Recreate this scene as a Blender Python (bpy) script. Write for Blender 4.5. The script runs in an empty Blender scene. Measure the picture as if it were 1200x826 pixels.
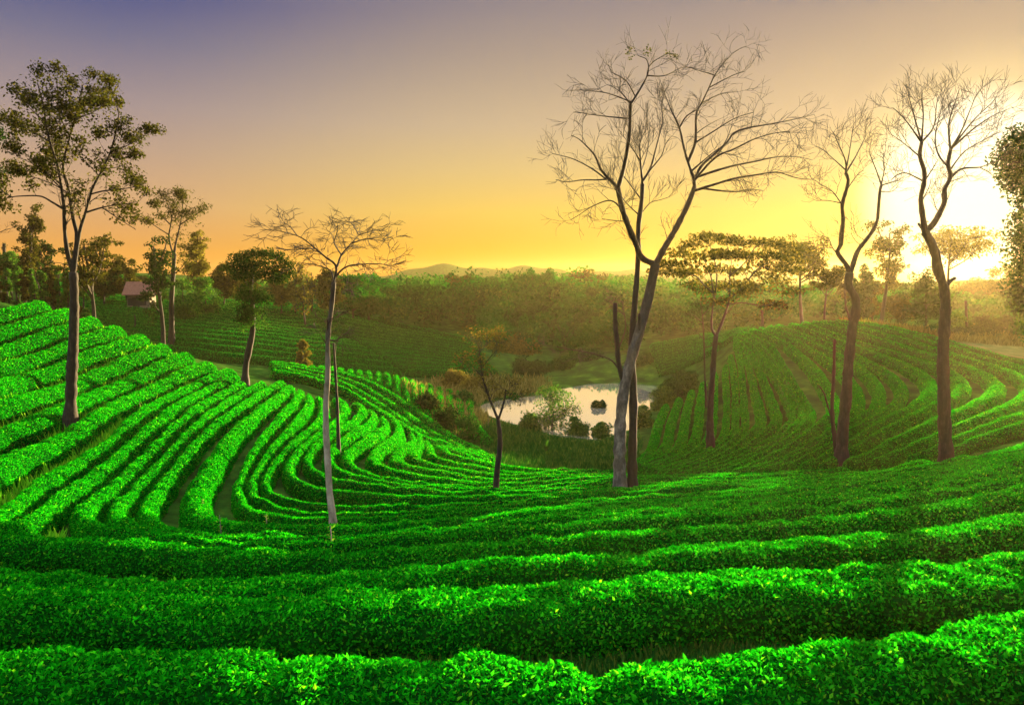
import math
import numpy as np
R = np.random.RandomState
# ------------------------------------------------------------------ camera model (photo is 1200 x 826)
FPX, CX, CY = 857.0, 600.0, 413.0
PITCH = math.radians(5.9)
SP, CP = math.sin(PITCH), math.cos(PITCH)
def ray(px, py):
    u = (np.asarray(px, float) - CX) / FPX
    v = (np.asarray(py, float) - CY) / FPX
    return u, CP - v * SP, -SP - v * CP
def at(px, py, Y):
    """point seen at photo pixel (px, py), at forward distance Y from the viewpoint (the viewpoint is the origin)"""
    dx, dy, dz = ray(px, py)
    t = Y / dy
    return np.stack([dx * t, np.zeros_like(t) + Y, dz * t], -1)
def proj(P):
    P = np.asarray(P, float)
    f = P[..., 1] * CP - P[..., 2] * SP
    up = P[..., 1] * SP + P[..., 2] * CP
    f = np.where(f > .05, f, np.nan)
    return CX + FPX * P[..., 0] / f, CY - FPX * up / f

# ------------------------------------------------------------------ terrain heights
HT = .72      # a hedge stands this tall
_top = [      # seen points that lie on hedge tops: px, py, forward distance
 (600,780,7.0),(100,769,6.9),(1150,735,7.2),(600,692,9.0),(50,700,9.1),(300,703,9.1),(900,668,9.3),(1150,660,9.4),
 (600,652,10.8),(50,668,10.9),(250,677,10.7),(900,632,11.2),(1150,608,11.6),(600,626,12.8),(20,624,12.9),(200,634,12.8),(900,610,13.0),(1180,569,13.6),
 (600,597,16.2),(900,588,15.8),(1190,548,15.6),(400,625,14.6),(600,577,20),(900,572,18.6),(1190,532,17.4),(600,568,22.5),(760,560,23.6),(1000,556,21),
 (200,612,15.6),(300,602,17.4),(0,600,15.2),(0,520,19.5),(80,490,21.5),(0,447,25),(0,400,28.5),(0,345,33.5),(-80,500,18.5),(-80,400,24),(-80,330,31),
 (60,354,34.5),(120,374,36.5),(200,402,39.5),(290,425,41.5),(150,440,29.5),(250,500,22.3),(220,450,31),(250,560,18.6),(300,470,29),
 (400,430,44),(500,441,46.5),(550,452,46.5),(575,524,35),(400,500,26.2),(445,478,34),(350,480,27.6),(330,540,20.6),(450,453,43.5),(505,470,43),(545,500,40),(372,444,40.5),(330,421,43),(330,430,40.5),(450,433,45.5),(428,469,39),(481,502,35),(542,528,32.5),
 (430,545,22),(500,536,26),(534,545,25.4),(580,575,20.8),(480,514,30),
 (790,505,33.5),(770,530,28),(830,522,28.2),(850,450,42),(900,410,50),(900,382,60),(980,373,58),(835,394,62),(955,484,28.2),(914,432,41),
 (990,535,23.2),(1108,538,21.4),(1077,450,35),(1000,415,46),(1080,387,55),(1200,425,46),(1200,455,34),(1200,510,20.5),(1290,500,20),(1290,430,40),(1040,470,30),(1100,480,28),(870,490,33),
 (200,372,75),(330,358,92),(250,404,64),(150,395,66),(455,428,66),(550,430,69),(545,400,80),(450,377,88),(520,415,75),(450,403,78),(400,400,79),(120,345,92),(60,335,98),(390,395,76),
]
_gnd = [      # seen points on bare ground
 (620,552,27),(640,526,32),(690,514,38.5),(600,494,43),(768,408,74),(800,400,70),(772,438,63),(800,428,62.5),(830,414,62.5),(850,395,65),(1170,408,56),(1200,400,62),(1120,400,58),(700,545,28),(735,572,21.8),
]
_xyz = [      # ground heights out of sight or known outright: x, y, z
 (0,0,-2.6),(0,4,-4.3),(-6,2,-4.0),(7,2,-3.2),(-14,0,-3.6),(16,0,-2.4),(-25,8,-3.2),(26,8,-3.0),(0,-10,-1.0),(-20,-10,-1),(20,-10,-.5),
 (-30,55,-7.2),(-22,58,-8.2),(-45,60,-6.2),(-45,52,-4.4),(-12,60,-9.6),(-60,70,-5),(-60,40,-2.0),(-60,20,-1.2),(-38,40,-1.6),
 (-10,54,-8.9),(4,75,-9.3),(0,90,-9.4),(15,85,-9.2),(22,75,-8.4),(30,72,-7.0),(10,66,-9.2),(-5,75,-9.6),(8,100,-9.3),(-10,100,-9.3),(25,100,-8.8),
 (45,75,-4.6),(60,70,-5.4),(45,100,-6),(70,100,-7),(70,50,-5.4),(60,35,-5),(50,20,-4),(95,80,-7),(95,40,-5.5),
 (-30,120,-5.6),(-60,120,-1.6),(-90,110,-.6),(-10,130,-8),(20,130,-8.4),(60,140,-7.6),(100,130,-8),(-90,70,-3),(-95,30,-1),
 (0,160,-7),(-50,160,-3),(50,165,-7),(110,160,-7),(-110,160,0),
]
_ry = [0, 12.9, 15.5, 17.4, 20, 25, 28, 33, 42, 60, 92, 165, 400]
_rv = [0, 12.9, 18.6, 23.6, 29, 37, 42, 50, 62, 82, 118, 200, 440]
def deep(Y): return np.interp(Y, _ry, _rv)
def _ctl():
    P = []
    for px, py, Y in _top:
        p = at(px, py, deep(Y)); P.append((p[0], p[1], p[2] - HT))
    for px, py, Y in _gnd:
        p = at(px, py, deep(Y)); P.append(tuple(p))
    for x, y, z in _xyz:
        k = deep(y) / y if y > 1 else 1.; P.append((x * k, y * k, z * k))
    return np.array(P)
_C = _ctl()
_S = 28.0
def _K(r2): return .5 * r2 * np.log(r2 + 1e-9)
def _fit(C, lam=.02):
    n = len(C); X = C[:, :2] / _S
    A = np.zeros((n + 3, n + 3))
    A[:n, :n] = _K(((X[:, None] - X[None]) ** 2).sum(-1)) + np.eye(n) * lam
    A[:n, n] = 1; A[:n, n+1:] = X; A[n, :n] = 1; A[n+1:, :n] = X.T
    return X, np.linalg.solve(A, np.r_[C[:, 2], 0, 0, 0])
_X, _W = _fit(_C)
def _tps(x, y):
    q = np.stack([x, y], -1) / _S
    out = np.empty(len(q))
    for i in range(0, len(q), 20000):
        s = q[i:i+20000]
        out[i:i+20000] = _K(((s[:, None] - _X[None]) ** 2).sum(-1)) @ _W[:-3] + _W[-3] + s @ _W[-2:]
    return out
# pond outline (seen pixels on the water plane)
POND_Z = -12.6
_pond_px = [(556,479),(572,472),(600,467),(630,463),(655,456),(690,450),(725,449),(768,452),(776,462),(764,478),(752,492),(738,503),(715,511),(695,516),(660,512),(630,503),(600,496),(575,488)]
def on_plane(px, py, z):
    dx, dy, dz = ray(px, py); t = z / dz
    return np.stack([dx * t, dy * t], -1)
POND = on_plane(*np.array(_pond_px, float).T, POND_Z)
def sdist(x, y, poly):
    p = np.stack([x, y], -1); d = np.full(len(p), 1e9); ins = np.zeros(len(p), bool)
    for a, b in zip(poly, np.roll(poly, -1, 0)):
        e = b - a; w = p - a
        t = np.clip((w @ e) / (e @ e), 0, 1)
        d = np.minimum(d, np.hypot(*(w - t[:, None] * e).T))
        c = ((a[1] <= p[:, 1]) & (b[1] > p[:, 1])) | ((b[1] <= p[:, 1]) & (a[1] > p[:, 1]))
        with np.errstate(divide='ignore', invalid='ignore'):
            xi = a[0] + (p[:, 1] - a[1]) / (b[1] - a[1]) * e[0]
        ins ^= c & (p[:, 0] < xi)
    return np.where(ins, -d, d)
def _h0(x, y):
    z = _tps(x, y)
    # pond bowl
    d = sdist(x, y, POND)
    bank = POND_Z + np.where(d > 0, .05 + .09 * d, np.maximum(-1.2, .35 * d))
    w = np.clip(1 - d / 9.0, 0, 1); w = w * w * (3 - 2 * w)
    return z * (1 - w) + bank * w
# regular height grid, then smooth look-ups
GX0, GX1, GY0, GY1, GS = -140., 150., -12., 215., .5
_gx = np.arange(GX0, GX1 + GS, GS); _gy = np.arange(GY0, GY1 + GS, GS)
_mx, _my = np.meshgrid(_gx, _gy)
_G = _h0(_mx.ravel(), _my.ravel()).reshape(_mx.shape)
def _far(x, y):
    r = np.hypot(x, y)
    z = -9.5 + .0 * r
    z = z + 10.5 * np.exp(-(((x + 185) / 90) ** 2 + ((y - 330) / 110) ** 2))      # wooded rise far left
    z = z + 5.5 * np.exp(-(((x + 150) / 60) ** 2 + ((y - 190) / 70) ** 2))
    z = z + 9 * np.exp(-(((x - 60) / 70) ** 2 + ((y - 420) / 60) ** 2))
    z = z + 6 * np.exp(-(((x - 20) / 150) ** 2 + ((y - 300) / 70) ** 2))
    z = z + 10 * np.exp(-(((x - 300) / 150) ** 2 + ((y - 330) / 90) ** 2))
    return z
def H(x, y):
    x = np.asarray(x, float); y = np.asarray(y, float)
    sh = x.shape; x = x.ravel(); y = y.ravel()
    fx = np.clip((x - GX0) / GS, 0, len(_gx) - 1.001); fy = np.clip((y - GY0) / GS, 0, len(_gy) - 1.001)
    i = fx.astype(int); j = fy.astype(int); a = fx - i; b = fy - j
    z = (_G[j, i] * (1-a) + _G[j, i+1] * a) * (1-b) + (_G[j+1, i] * (1-a) + _G[j+1, i+1] * a) * b
    e = np.minimum.reduce([(x - GX0) / 25, (GX1 - x) / 25, (GY1 - y) / 30, (y - GY0 + 25) / 25])
    w = np.clip(e, 0, 1); w = w * w * (3 - 2 * w)
    return (z * w + _far(x, y) * (1 - w)).reshape(sh)
_ts = np.concatenate([np.arange(3.5, 60, .12), np.arange(60, 210, .3)])
def hit(px, py, up=0.0, tmin=3.5, tmax=999):
    """where the line of sight through (px, py) first meets the ground raised by `up`"""
    px = np.asarray(px, float); py = np.asarray(py, float)
    dx, dy, dz = ray(px, py)
    T = _ts[(_ts >= tmin) & (_ts < tmax)][None]
    X = dx[:, None] * T; Y = dy[:, None] * T; Z = dz[:, None] * T
    below = Z < H(X, Y) + up
    k = below.argmax(1); ok = below.any(1)
    k = np.where(ok, np.maximum(k, 1), T.shape[1] - 1)
    ii = np.arange(len(px))
    g = (Z - H(X, Y) - up)
    g0 = g[ii, k-1]; g1 = g[ii, k]; s = np.where(ok, g0 / (g0 - g1 + 1e-9), 1)
    t = T[0, k-1] + s * (T[0, k] - T[0, k-1])
    return np.stack([dx * t, dy * t], -1), ok
# ------------------------------------------------------------------ tea rows: guide lines seen in the photo, laid on the ground
def _cr(P, n):
    """resample a polyline smoothly to n points, even along its length"""
    P = np.asarray(P, float)
    if len(P) > 2:
        Q = np.vstack([2 * P[0] - P[1], P, 2 * P[-1] - P[-2]]); out = []
        for i in range(1, len(Q) - 2):
            t = np.linspace(0, 1, 12, endpoint=False)[:, None]; p0, p1, p2, p3 = Q[i-1:i+3]
            out.append(.5 * (2*p1 + (p2-p0)*t + (2*p0-5*p1+4*p2-p3)*t*t + (3*p1-p0-3*p2+p3)*t**3))
        P = np.vstack(out + [P[-1:]])
    return even(P, n)
def even(P, n):
    s = np.r_[0, np.cumsum(np.hypot(*np.diff(P[:, :2], axis=0).T))]
    t = np.linspace(0, s[-1], n)
    return np.stack([np.interp(t, s, P[:, k]) for k in range(P.shape[1])], -1)
def lay(g, up=HT, tmin=3.5, tmax=999, sm=6, n=60):
    """guide (list of segments of pixels) -> list of xy polylines"""
    out = []
    for seg in g:
        p = _cr(seg, n); w, ok = hit(p[:, 0], p[:, 1], up, tmin, tmax)
        w = w[ok] if ok.sum() > 2 else w
        w = even(w, n)
        for _ in range(sm):
            w[1:-1] = w[1:-1] * .5 + (w[:-2] + w[2:]) * .25
        out.append(even(w, 50))
    return out
def family(guides, gaps, up=HT, tmin=3.5, tmax=999, sm=6):
    L = [lay(g, up, tmin, tmax, sm) for g in guides]; rows = []
    for i, k in enumerate(gaps):
        for j in range(k + (i == len(gaps) - 1)):
            t = j / k
            rows.append(np.vstack([a * (1-t) + b * t for a, b in zip(L[i], L[i+1])]))
    out = []
    for r in rows:
        r = r[np.r_[True, np.hypot(*np.diff(r, axis=0).T) > 1e-3]]
        out.append(r)
    return out
F_guides = [
 [[(-230,764),(0,768),(200,770),(350,778),(420,777),(600,786),(690,796),(730,803)]],
 [[(684,794),(730,786),(800,775),(900,765),(1000,757),(1100,745),(1200,728),(1290,712),(1420,690),(1640,655)]],
 [[(-230,703),(0,700),(150,697),(300,705),(450,692),(500,688),(600,694),(700,685),(800,675),(900,668),(1000,668),(1100,664),(1200,656),(1280,648),(1420,630),(1640,604)]],
 [[(-230,668),(0,668),(120,672),(230,678),(340,671),(450,665),(550,656),(650,650),(750,642),(850,637),(950,629),(1050,621),(1150,609),(1200,603),(1290,592),(1420,570),(1600,545)]],
 [[(-230,622),(0,622),(100,626),(230,635),(320,641),(420,643),(500,637),(600,627),(700,621),(800,615),(900,609),(1000,600),(1100,586),(1200,567),(1290,550),(1400,530)]],
]
L_up = [
 [[(60,352),(30,359),(0,366),(-60,380),(-120,395)]],
 [[(168,393),(140,402),(110,411),(80,424),(40,437),(0,447),(-60,467),(-120,490)]],
 [[(222,415),(200,421),(180,430),(135,452),(120,456),(75,476),(40,491),(0,503),(-60,527),(-110,560)]],
 [[(273,432),(248,440),(215,455),(185,470),(155,489),(124,520),(64,553),(31,576),(6,594),(-30,608),(-100,620)]],
 [[(279,440),(256,448),(221,466),(195,483),(160,512),(132,538),(90,566),(66,581),(45,597),(20,607),(-20,614)]],
]
L_dn = [
 [[(285,448),(265,456),(228,477),(205,496),(165,535),(140,556),(116,576),(100,590)],[(100,590),(96,600),(110,610),(150,618)],[(150,618),(200,625),(260,631),(330,634),(420,634),(500,628),(600,616),(700,608),(800,604),(900,597),(1000,590),(1100,577),(1200,557),(1290,540)]],
 [[(331,446),(300,462),(265,485),(238,507),(215,530),(195,557),(178,580)],[(178,580),(172,598),(185,610),(215,618)],[(215,618),(265,624),(315,627),(400,626),(470,619),(560,607),(650,600),(760,596),(900,588),(1000,579),(1100,566),(1200,547),(1290,527)]],
 [[(352,456),(345,470),(325,490),(308,506),(294,525),(283,548),(278,565)],[(278,565),(281,582),(292,592),(315,600)],[(315,600),(350,606),(390,609),(450,608),(520,602),(600,596),(700,589),(800,582),(900,576),(1000,567),(1090,556),(1150,546),(1230,525),(1300,505)]],
 [[(372,463),(381,478),(364,500),(341,515),(322,535),(312,555)],[(312,555),(314,569),(335,578),(360,584)],[(360,584),(400,590),(450,592),(520,589),(600,584),(700,578),(760,575),(850,568),(950,561),(1050,552),(1110,546),(1160,534),(1230,513),(1300,490)]],
 [[(418,471),(427,478),(420,487),(396,499),(376,511),(364,524)],[(364,524),(360,538),(374,551),(400,560)],[(400,560),(440,568),(490,574),(540,577),(600,574),(680,570),(760,567),(850,562),(940,555),(1020,549),(1110,542),(1160,530),(1200,516)]],
 [[(447,486),(453,496),(444,506),(428,514),(415,522)],[(415,522),(406,534),(414,546),(440,556)],[(440,556),(480,564),(540,570),(580,570),(640,566),(700,562),(760,558),(850,555),(940,551),(1000,547)]],
 [[(480,500),(485,511),(480,521),(468,530)],[(468,530),(464,537),(472,543),(492,548)],[(492,548),(530,554),(580,561),(620,560),(690,556),(742,553)]],
 [[(503,510),(509,517),(514,521),(520,525)],[(520,525),(524,529),(534,532),(545,535)],[(545,535),(570,541),(600,547),(640,550),(700,549),(738,548)]],
]
D_guides = [
 [[(318,434),(345,436),(372,444),(402,453),(428,469),(457,487),(481,502),(509,516),(542,530),(575,541)]],
 [[(296,421),(330,425),(370,431),(412,439),(446,453),(473,470),(492,482),(515,500),(545,518),(578,532)]],
]
Q_guides = [
 [[(312,420),(320,424),(327,427)]], [[(390,424),(399,429),(398,435)]], [[(450,431),(455,441),(456,453)]],
 [[(500,438),(504,452),(505,468),(514,492)]], [[(545,446),(549,462),(553,485),(572,514)]],
]
R_guides = [
 [[(781,472),(770,495),(764,518),(753,533),(742,538)]],
 [[(850,425),(851,445),(852,470),(850,497),(843,514),(822,530),(790,541),(755,546)]],
 [[(862,400),(868,420),(871,450),(873,478),(875,492),(860,512),(832,530),(800,542),(768,549)]],
 [[(860,391),(883,402),(896,420),(911,445),(926,470),(931,490),(916,505),(885,521),(860,534),(830,545),(800,550)]],
 [[(870,387),(903,400),(916,420),(931,445),(950,472),(955,485),(950,495),(925,508),(892,529),(860,545),(838,549)]],
 [[(890,383),(930,398),(960,412),(985,430),(1002,450),(1008,468),(998,485),(975,502),(940,521),(905,540),(875,547)]],
 [[(910,380),(945,393),(992,409),(1030,428),(1055,446),(1058,460),(1037,480),(1000,501),(955,525),(915,544)]],
 [[(940,377),(992,397),(1050,411),(1100,427),(1130,446),(1120,462),(1080,480),(1040,500),(995,525),(960,542)]],
 [[(960,375),(1040,391),(1110,411),(1170,429),(1212,450),(1190,470),(1140,492),(1090,513),(1050,530),(1020,539)]],
 [[(985,374),(1060,385),(1140,407),(1210,424),(1285,448),(1290,466),(1210,492),(1140,515),(1100,527)]],
]
H_left = [
 [[(40,331),(140,340),(220,350),(280,355),(338,358)]],
 [[(100,386),(200,408),(250,418),(330,424),(400,430),(470,437)]],
]
H_right = [
 [[(345,358),(400,367),(450,378),(500,388),(552,399)]],
 [[(474,437),(500,438),(535,439),(560,438),(584,437)]],
]
T_guides = [
 [[(762,406),(800,399),(850,390),(885,383)]],
 [[(772,438),(800,428),(830,414),(855,398)]],
]
def between(A, B, k):
    a, b = (_cr(g[0], 30) for g in (A, B))
    return [[a * (1-t) + b * t] for t in np.linspace(0, 1, k)]
def clean(r, step):
    n = max(4, int(np.hypot(*np.diff(r, axis=0).T).sum() / step))
    r = even(r, n)
    for _ in range(2): r[1:-1] = r[1:-1] * .5 + (r[:-2] + r[2:]) * .25
    return r
def all_rows():
    D = {}
    F = [lay(g, HT, 4)[0] for g in F_guides]
    D['front'] = F
    D['left_upper'] = family(L_up, [4, 2, 2, 1], HT, 14, 66)
    D['left_lower'] = family(L_dn, [2, 2, 2, 2, 2, 2, 3], HT, 14, 66, 60)
    D['diagonal'] = family(D_guides, [3], HT, 24, 68)
    D['short'] = family(Q_guides, [7, 5, 5, 4], HT, 40, 74)
    D['right'] = family(R_guides, [5, 2, 3, 2, 2, 2, 2, 2, 2], HT, 22, 88, 20)
    D['far_left'] = family(H_left, [18], .4, 62)
    D['far_right'] = family(between(*H_right, 8), [2] * 7, .4, 66)
    D['far_slope'] = family(between(*T_guides, 11), [1] * 10, .4, 76)
    return D
# ================================================================== Blender side
import bpy
sc = bpy.context.scene
COL = sc.collection
def nrm(v): return v / (np.linalg.norm(v, axis=-1, keepdims=True) + 1e-9)
_ORD = ('first second third fourth fifth sixth seventh eighth ninth tenth eleventh twelfth thirteenth fourteenth fifteenth sixteenth '
        'seventeenth eighteenth nineteenth twentieth twenty-first twenty-second twenty-third twenty-fourth twenty-fifth twenty-sixth twenty-seventh twenty-eighth').split()
def mk(name, verts, faces, mats, midx=None, parent=None, smooth=None):
    """faces: list of (m,k) int arrays; midx: one material index (or per-face array) per entry"""
    verts = np.asarray(verts, np.float32)
    me = bpy.data.meshes.new(name)
    me.vertices.add(len(verts)); me.vertices.foreach_set('co', verts.ravel())
    tot = np.concatenate([np.full(len(f), f.shape[1], np.int32) for f in faces]) if faces else np.zeros(0, np.int32)
    idx = np.concatenate([np.asarray(f, np.int32).ravel() for f in faces])
    me.loops.add(len(idx)); me.loops.foreach_set('vertex_index', idx)
    me.polygons.add(len(tot))
    st = np.zeros(len(tot), np.int32); st[1:] = np.cumsum(tot)[:-1]
    me.polygons.foreach_set('loop_start', st); me.polygons.foreach_set('loop_total', tot)
    for m in (mats if isinstance(mats, (list, tuple)) else [mats]): me.materials.append(m)
    if midx is not None:
        mi = np.concatenate([np.full(len(f), k, np.int32) if np.isscalar(k) else np.asarray(k, np.int32) for f, k in zip(faces, midx)])
        me.polygons.foreach_set('material_index', mi)
    if smooth is None: smooth = [True] * len(faces)
    me.polygons.foreach_set('use_smooth', np.concatenate([np.full(len(f), bool(q)) for f, q in zip(faces, smooth)]))
    me.update(calc_edges=True); me.validate()
    o = bpy.data.objects.new(name, me); COL.objects.link(o)
    if parent is not None: o.parent = parent
    return o
def tag(o, label=None, cat=None, group=None, kind=None):
    if label: o['label'] = label
    if cat: o['category'] = cat
    if group: o['group'] = group
    if kind: o['kind'] = kind
    return o
def thing(name, label, cat, group=None, loc=(0, 0, 0)):
    o = bpy.data.objects.new(name, None); COL.objects.link(o)
    o.empty_display_size = .2
    o.location = loc
    return tag(o, label, cat, group)

# ------------------------------------------------------------------ materials
def mat(name):
    m = bpy.data.materials.new(name); m.use_nodes = True
    nt = m.node_tree; nt.nodes.clear()
    return m, nt.nodes.new, nt.links.new
def ramp(new, stops, interp='LINEAR'):
    r = new('ShaderNodeValToRGB'); r.color_ramp.interpolation = interp
    el = r.color_ramp.elements
    while len(el) < len(stops): el.new(.5)
    for e, (p, c) in zip(el, stops): e.position = p; e.color = (*c, 1)
    return r
def leaf_mat(name, stops, patch=None, patch_scale=.05, trans=.4, rough=.9, spec=0., tcol=(1.3, 1.6, .8)):
    m, new, link = mat(name)
    geo = new('ShaderNodeNewGeometry')
    r = ramp(new, stops); link(geo.outputs['Random Per Island'], r.inputs[0])
    col = r.outputs[0]
    if patch:
        n = new('ShaderNodeTexNoise'); n.inputs['Scale'].default_value = patch_scale; n.inputs['Detail'].default_value = 3
        link(geo.outputs['Position'], n.inputs['Vector'])
        rr = ramp(new, [(.46, (0, 0, 0)), (.62, (1, 1, 1))]); link(n.outputs['Fac'], rr.inputs[0])
        mx = new('ShaderNodeMix'); mx.data_type = 'RGBA'; mx.blend_type = 'MULTIPLY'
        link(rr.outputs[0], mx.inputs['Factor']); link(col, mx.inputs['A']); mx.inputs['B'].default_value = (*patch, 1)
        col = mx.outputs['Result']
    p = new('ShaderNodeBsdfPrincipled'); link(col, p.inputs['Base Color'])
    p.inputs['Roughness'].default_value = rough; p.inputs['Specular IOR Level'].default_value = spec
    t = new('ShaderNodeBsdfTranslucent')
    tc = new('ShaderNodeMix'); tc.data_type = 'RGBA'; tc.blend_type = 'MULTIPLY'; tc.inputs['Factor'].default_value = 1
    link(col, tc.inputs['A']); tc.inputs['B'].default_value = (*tcol, 1); link(tc.outputs['Result'], t.inputs['Color'])
    mix = new('ShaderNodeMixShader'); mix.inputs[0].default_value = trans
    link(p.outputs[0], mix.inputs[1]); link(t.outputs[0], mix.inputs[2])
    o = new('ShaderNodeOutputMaterial'); link(mix.outputs[0], o.inputs['Surface'])
    return m
def noise_mat(name, stops, scale=3., detail=8, rough=.85, spec=.2, bump=.4, bscale=20, bdist=.05, stretch=None, upper=None):
    m, new, link = mat(name)
    geo = new('ShaderNodeNewGeometry'); vec = geo.outputs['Position']
    if stretch:
        vm = new('ShaderNodeVectorMath'); vm.operation = 'MULTIPLY'; link(vec, vm.inputs[0]); vm.inputs[1].default_value = stretch; vec = vm.outputs[0]
    n = new('ShaderNodeTexNoise'); n.inputs['Scale'].default_value = scale; n.inputs['Detail'].default_value = detail; n.inputs['Roughness'].default_value = .65
    link(vec, n.inputs['Vector'])
    r = ramp(new, stops); link(n.outputs['Fac'], r.inputs[0])
    p = new('ShaderNodeBsdfPrincipled'); colr = r.outputs[0]
    if upper:      # smooth pale bark low on the trunk, darker rough bark higher up
        z0, z1, st2 = upper; r2 = ramp(new, st2); link(n.outputs['Fac'], r2.inputs[0])
        sx = new('ShaderNodeSeparateXYZ'); link(geo.outputs['Position'], sx.inputs[0])
        ad = new('ShaderNodeMath'); ad.operation = 'MULTIPLY_ADD'; link(n.outputs['Fac'], ad.inputs[0]); ad.inputs[1].default_value = 4.; link(sx.outputs[2], ad.inputs[2])
        mr = new('ShaderNodeMapRange'); mr.inputs[1].default_value = z0 + 2; mr.inputs[2].default_value = z1 + 2; link(ad.outputs[0], mr.inputs[0])
        mx = new('ShaderNodeMix'); mx.data_type = 'RGBA'; link(mr.outputs[0], mx.inputs['Factor']); link(colr, mx.inputs['A']); link(r2.outputs[0], mx.inputs['B']); colr = mx.outputs['Result']
    link(colr, p.inputs['Base Color'])
    p.inputs['Roughness'].default_value = rough; p.inputs['Specular IOR Level'].default_value = spec
    if bump:
        n2 = new('ShaderNodeTexNoise'); n2.inputs['Scale'].default_value = bscale; n2.inputs['Detail'].default_value = 6
        link(vec, n2.inputs['Vector'])
        b = new('ShaderNodeBump'); b.inputs['Strength'].default_value = bump; b.inputs['Distance'].default_value = bdist
        link(n2.outputs['Fac'], b.inputs['Height']); link(b.outputs[0], p.inputs['Normal'])
    o = new('ShaderNodeOutputMaterial'); link(p.outputs[0], o.inputs['Surface'])
    return m
TEA = leaf_mat('tea_leaf', [(0, (.001, .06, .002)), (.4, (.0015, .15, .003)), (.75, (.004, .27, .004)), (.955, (.02, .4, .008)), (1, (.1, .46, .01))],
               patch=(1.4, .95, 1.), patch_scale=.05, trans=.55, rough=.7, spec=0., tcol=(1.8, 1.5, .5))
TEA_CORE = noise_mat('tea_bush_mass', [(.3, (.001, .02, .0015)), (.55, (.002, .045, .003)), (.75, (.004, .08, .004))], scale=9, rough=1., spec=0., bump=1, bscale=14, bdist=.12)  # bush body darkened between the leaves, shade put into its colour
TEA_FAR = leaf_mat('tea_leaf_far', [(0, (.004, .1, .005)), (.6, (.008, .16, .008)), (1, (.02, .22, .01))], patch=(2.8, .8, 1.3), patch_scale=.035, trans=.35)
OLIVE = leaf_mat('leaf_olive', [(0, (.016, .018, .004)), (.5, (.03, .03, .006)), (.9, (.055, .046, .009)), (1, (.09, .065, .012))], trans=.4)
DARKLEAF = leaf_mat('leaf_dark_green', [(0, (.006, .016, .004)), (.6, (.012, .03, .006)), (1, (.03, .055, .009))], trans=.25)
GREENLEAF = leaf_mat('leaf_green', [(0, (.015, .05, .008)), (.6, (.03, .085, .012)), (1, (.07, .13, .015))], trans=.4)
RUST = leaf_mat('leaf_rust', [(0, (.05, .042, .01)), (.5, (.095, .075, .016)), (1, (.16, .115, .025))], trans=.45)
WOODLEAF = leaf_mat('leaf_woodland', [(0, (.004, .05, .005)), (.5, (.008, .08, .007)), (.85, (.02, .1, .01)), (1, (.05, .1, .015))], trans=.4, tcol=(.8, 1.5, .5))
WOODDARK = leaf_mat('leaf_woodland_dark', [(0, (.004, .03, .004)), (.6, (.008, .05, .006)), (1, (.02, .075, .008))], trans=.3, tcol=(.8, 1.4, .5))
MEADOW = leaf_mat('meadow_blade', [(0, (.006, .05, .006)), (.6, (.014, .085, .008)), (1, (.06, .13, .014))], trans=.3)
BUSHGREEN = leaf_mat('leaf_bush_green', [(0, (.006, .03, .005)), (.6, (.014, .055, .008)), (1, (.04, .085, .012))], trans=.35, tcol=(.9, 1.4, .6))
STRAW = leaf_mat('dry_grass_blade', [(0, (.07, .06, .015)), (.5, (.14, .11, .03)), (1, (.22, .17, .06))], trans=.4)
PATHGRASS_SUN = leaf_mat('painted_sun_strips', [(0, (.05, .24, .008)), (.5, (.1, .36, .012)), (.9, (.2, .45, .015)), (1, (.34, .46, .03))], trans=.5)  # bright yellow-green puts sunlight into the colour of shaded paths
GRASSM = leaf_mat('grass_blade', [(0, (.03, .1, .01)), (.6, (.06, .17, .015)), (1, (.15, .24, .025))], trans=.4)
BARK = noise_mat('bark_brown', [(.3, (.01, .0085, .0055)), (.55, (.026, .021, .0135)), (.75, (.06, .05, .033))], scale=9, bump=.8, bscale=16, bdist=.03, stretch=(1, 1, .3))
BARKPALE = noise_mat('bark_pale', [(.3, (.035, .031, .023)), (.5, (.085, .077, .06)), (.68, (.2, .185, .15))], scale=5, bump=.6, bscale=14, bdist=.02, stretch=(1, 1, .5), upper=(-3.6, .6, [(.3, (.01, .0085, .0055)), (.55, (.026, .021, .0135)), (.75, (.06, .05, .033))]))
BARKWHITE_SUNLIT = noise_mat('bark_white_sunlit', [(.3, (.1, .085, .05)), (.5, (.26, .23, .16)), (.68, (.42, .38, .28))], scale=5, bump=.6, bscale=14, bdist=.02, stretch=(1, 1, .5), upper=(-4.2, -.4, [(.3, (.01, .0085, .0055)), (.55, (.026, .021, .0135)), (.75, (.06, .05, .033))]))  # pale bark, with sunlight on the lower trunk painted in as brighter colour
BARKDARK = noise_mat('bark_dark', [(.3, (.01, .008, .006)), (.6, (.026, .021, .014)), (.8, (.055, .045, .03))], scale=9, bump=.8, bscale=16, bdist=.03, stretch=(1, 1, .3))
GROUND = noise_mat('plantation_ground', [(.28, (.012, .022, .005)), (.44, (.014, .04, .006)), (.58, (.024, .075, .008)), (.72, (.06, .14, .014)), (.86, (.1, .13, .025))], scale=.55, detail=12, spec=0., rough=1., bump=.7, bscale=9, bdist=.08)
CLEAR = noise_mat('dry_clearing', [(.3, (.06, .09, .02)), (.55, (.12, .13, .035)), (.75, (.2, .18, .06))], scale=.9, rough=1., spec=0., bump=.6, bscale=8)
WALLM = noise_mat('farm_wall', [(.3, (.1, .085, .06)), (.7, (.17, .14, .1))], scale=2, bump=.1)
ROOFM = noise_mat('clay_roof', [(.3, (.11, .05, .03)), (.7, (.19, .09, .055))], scale=3, bump=.5, bscale=12)
DARKW = noise_mat('dark_opening', [(.3, (.02, .018, .015)), (.7, (.035, .03, .025))], scale=3, bump=0)
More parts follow.
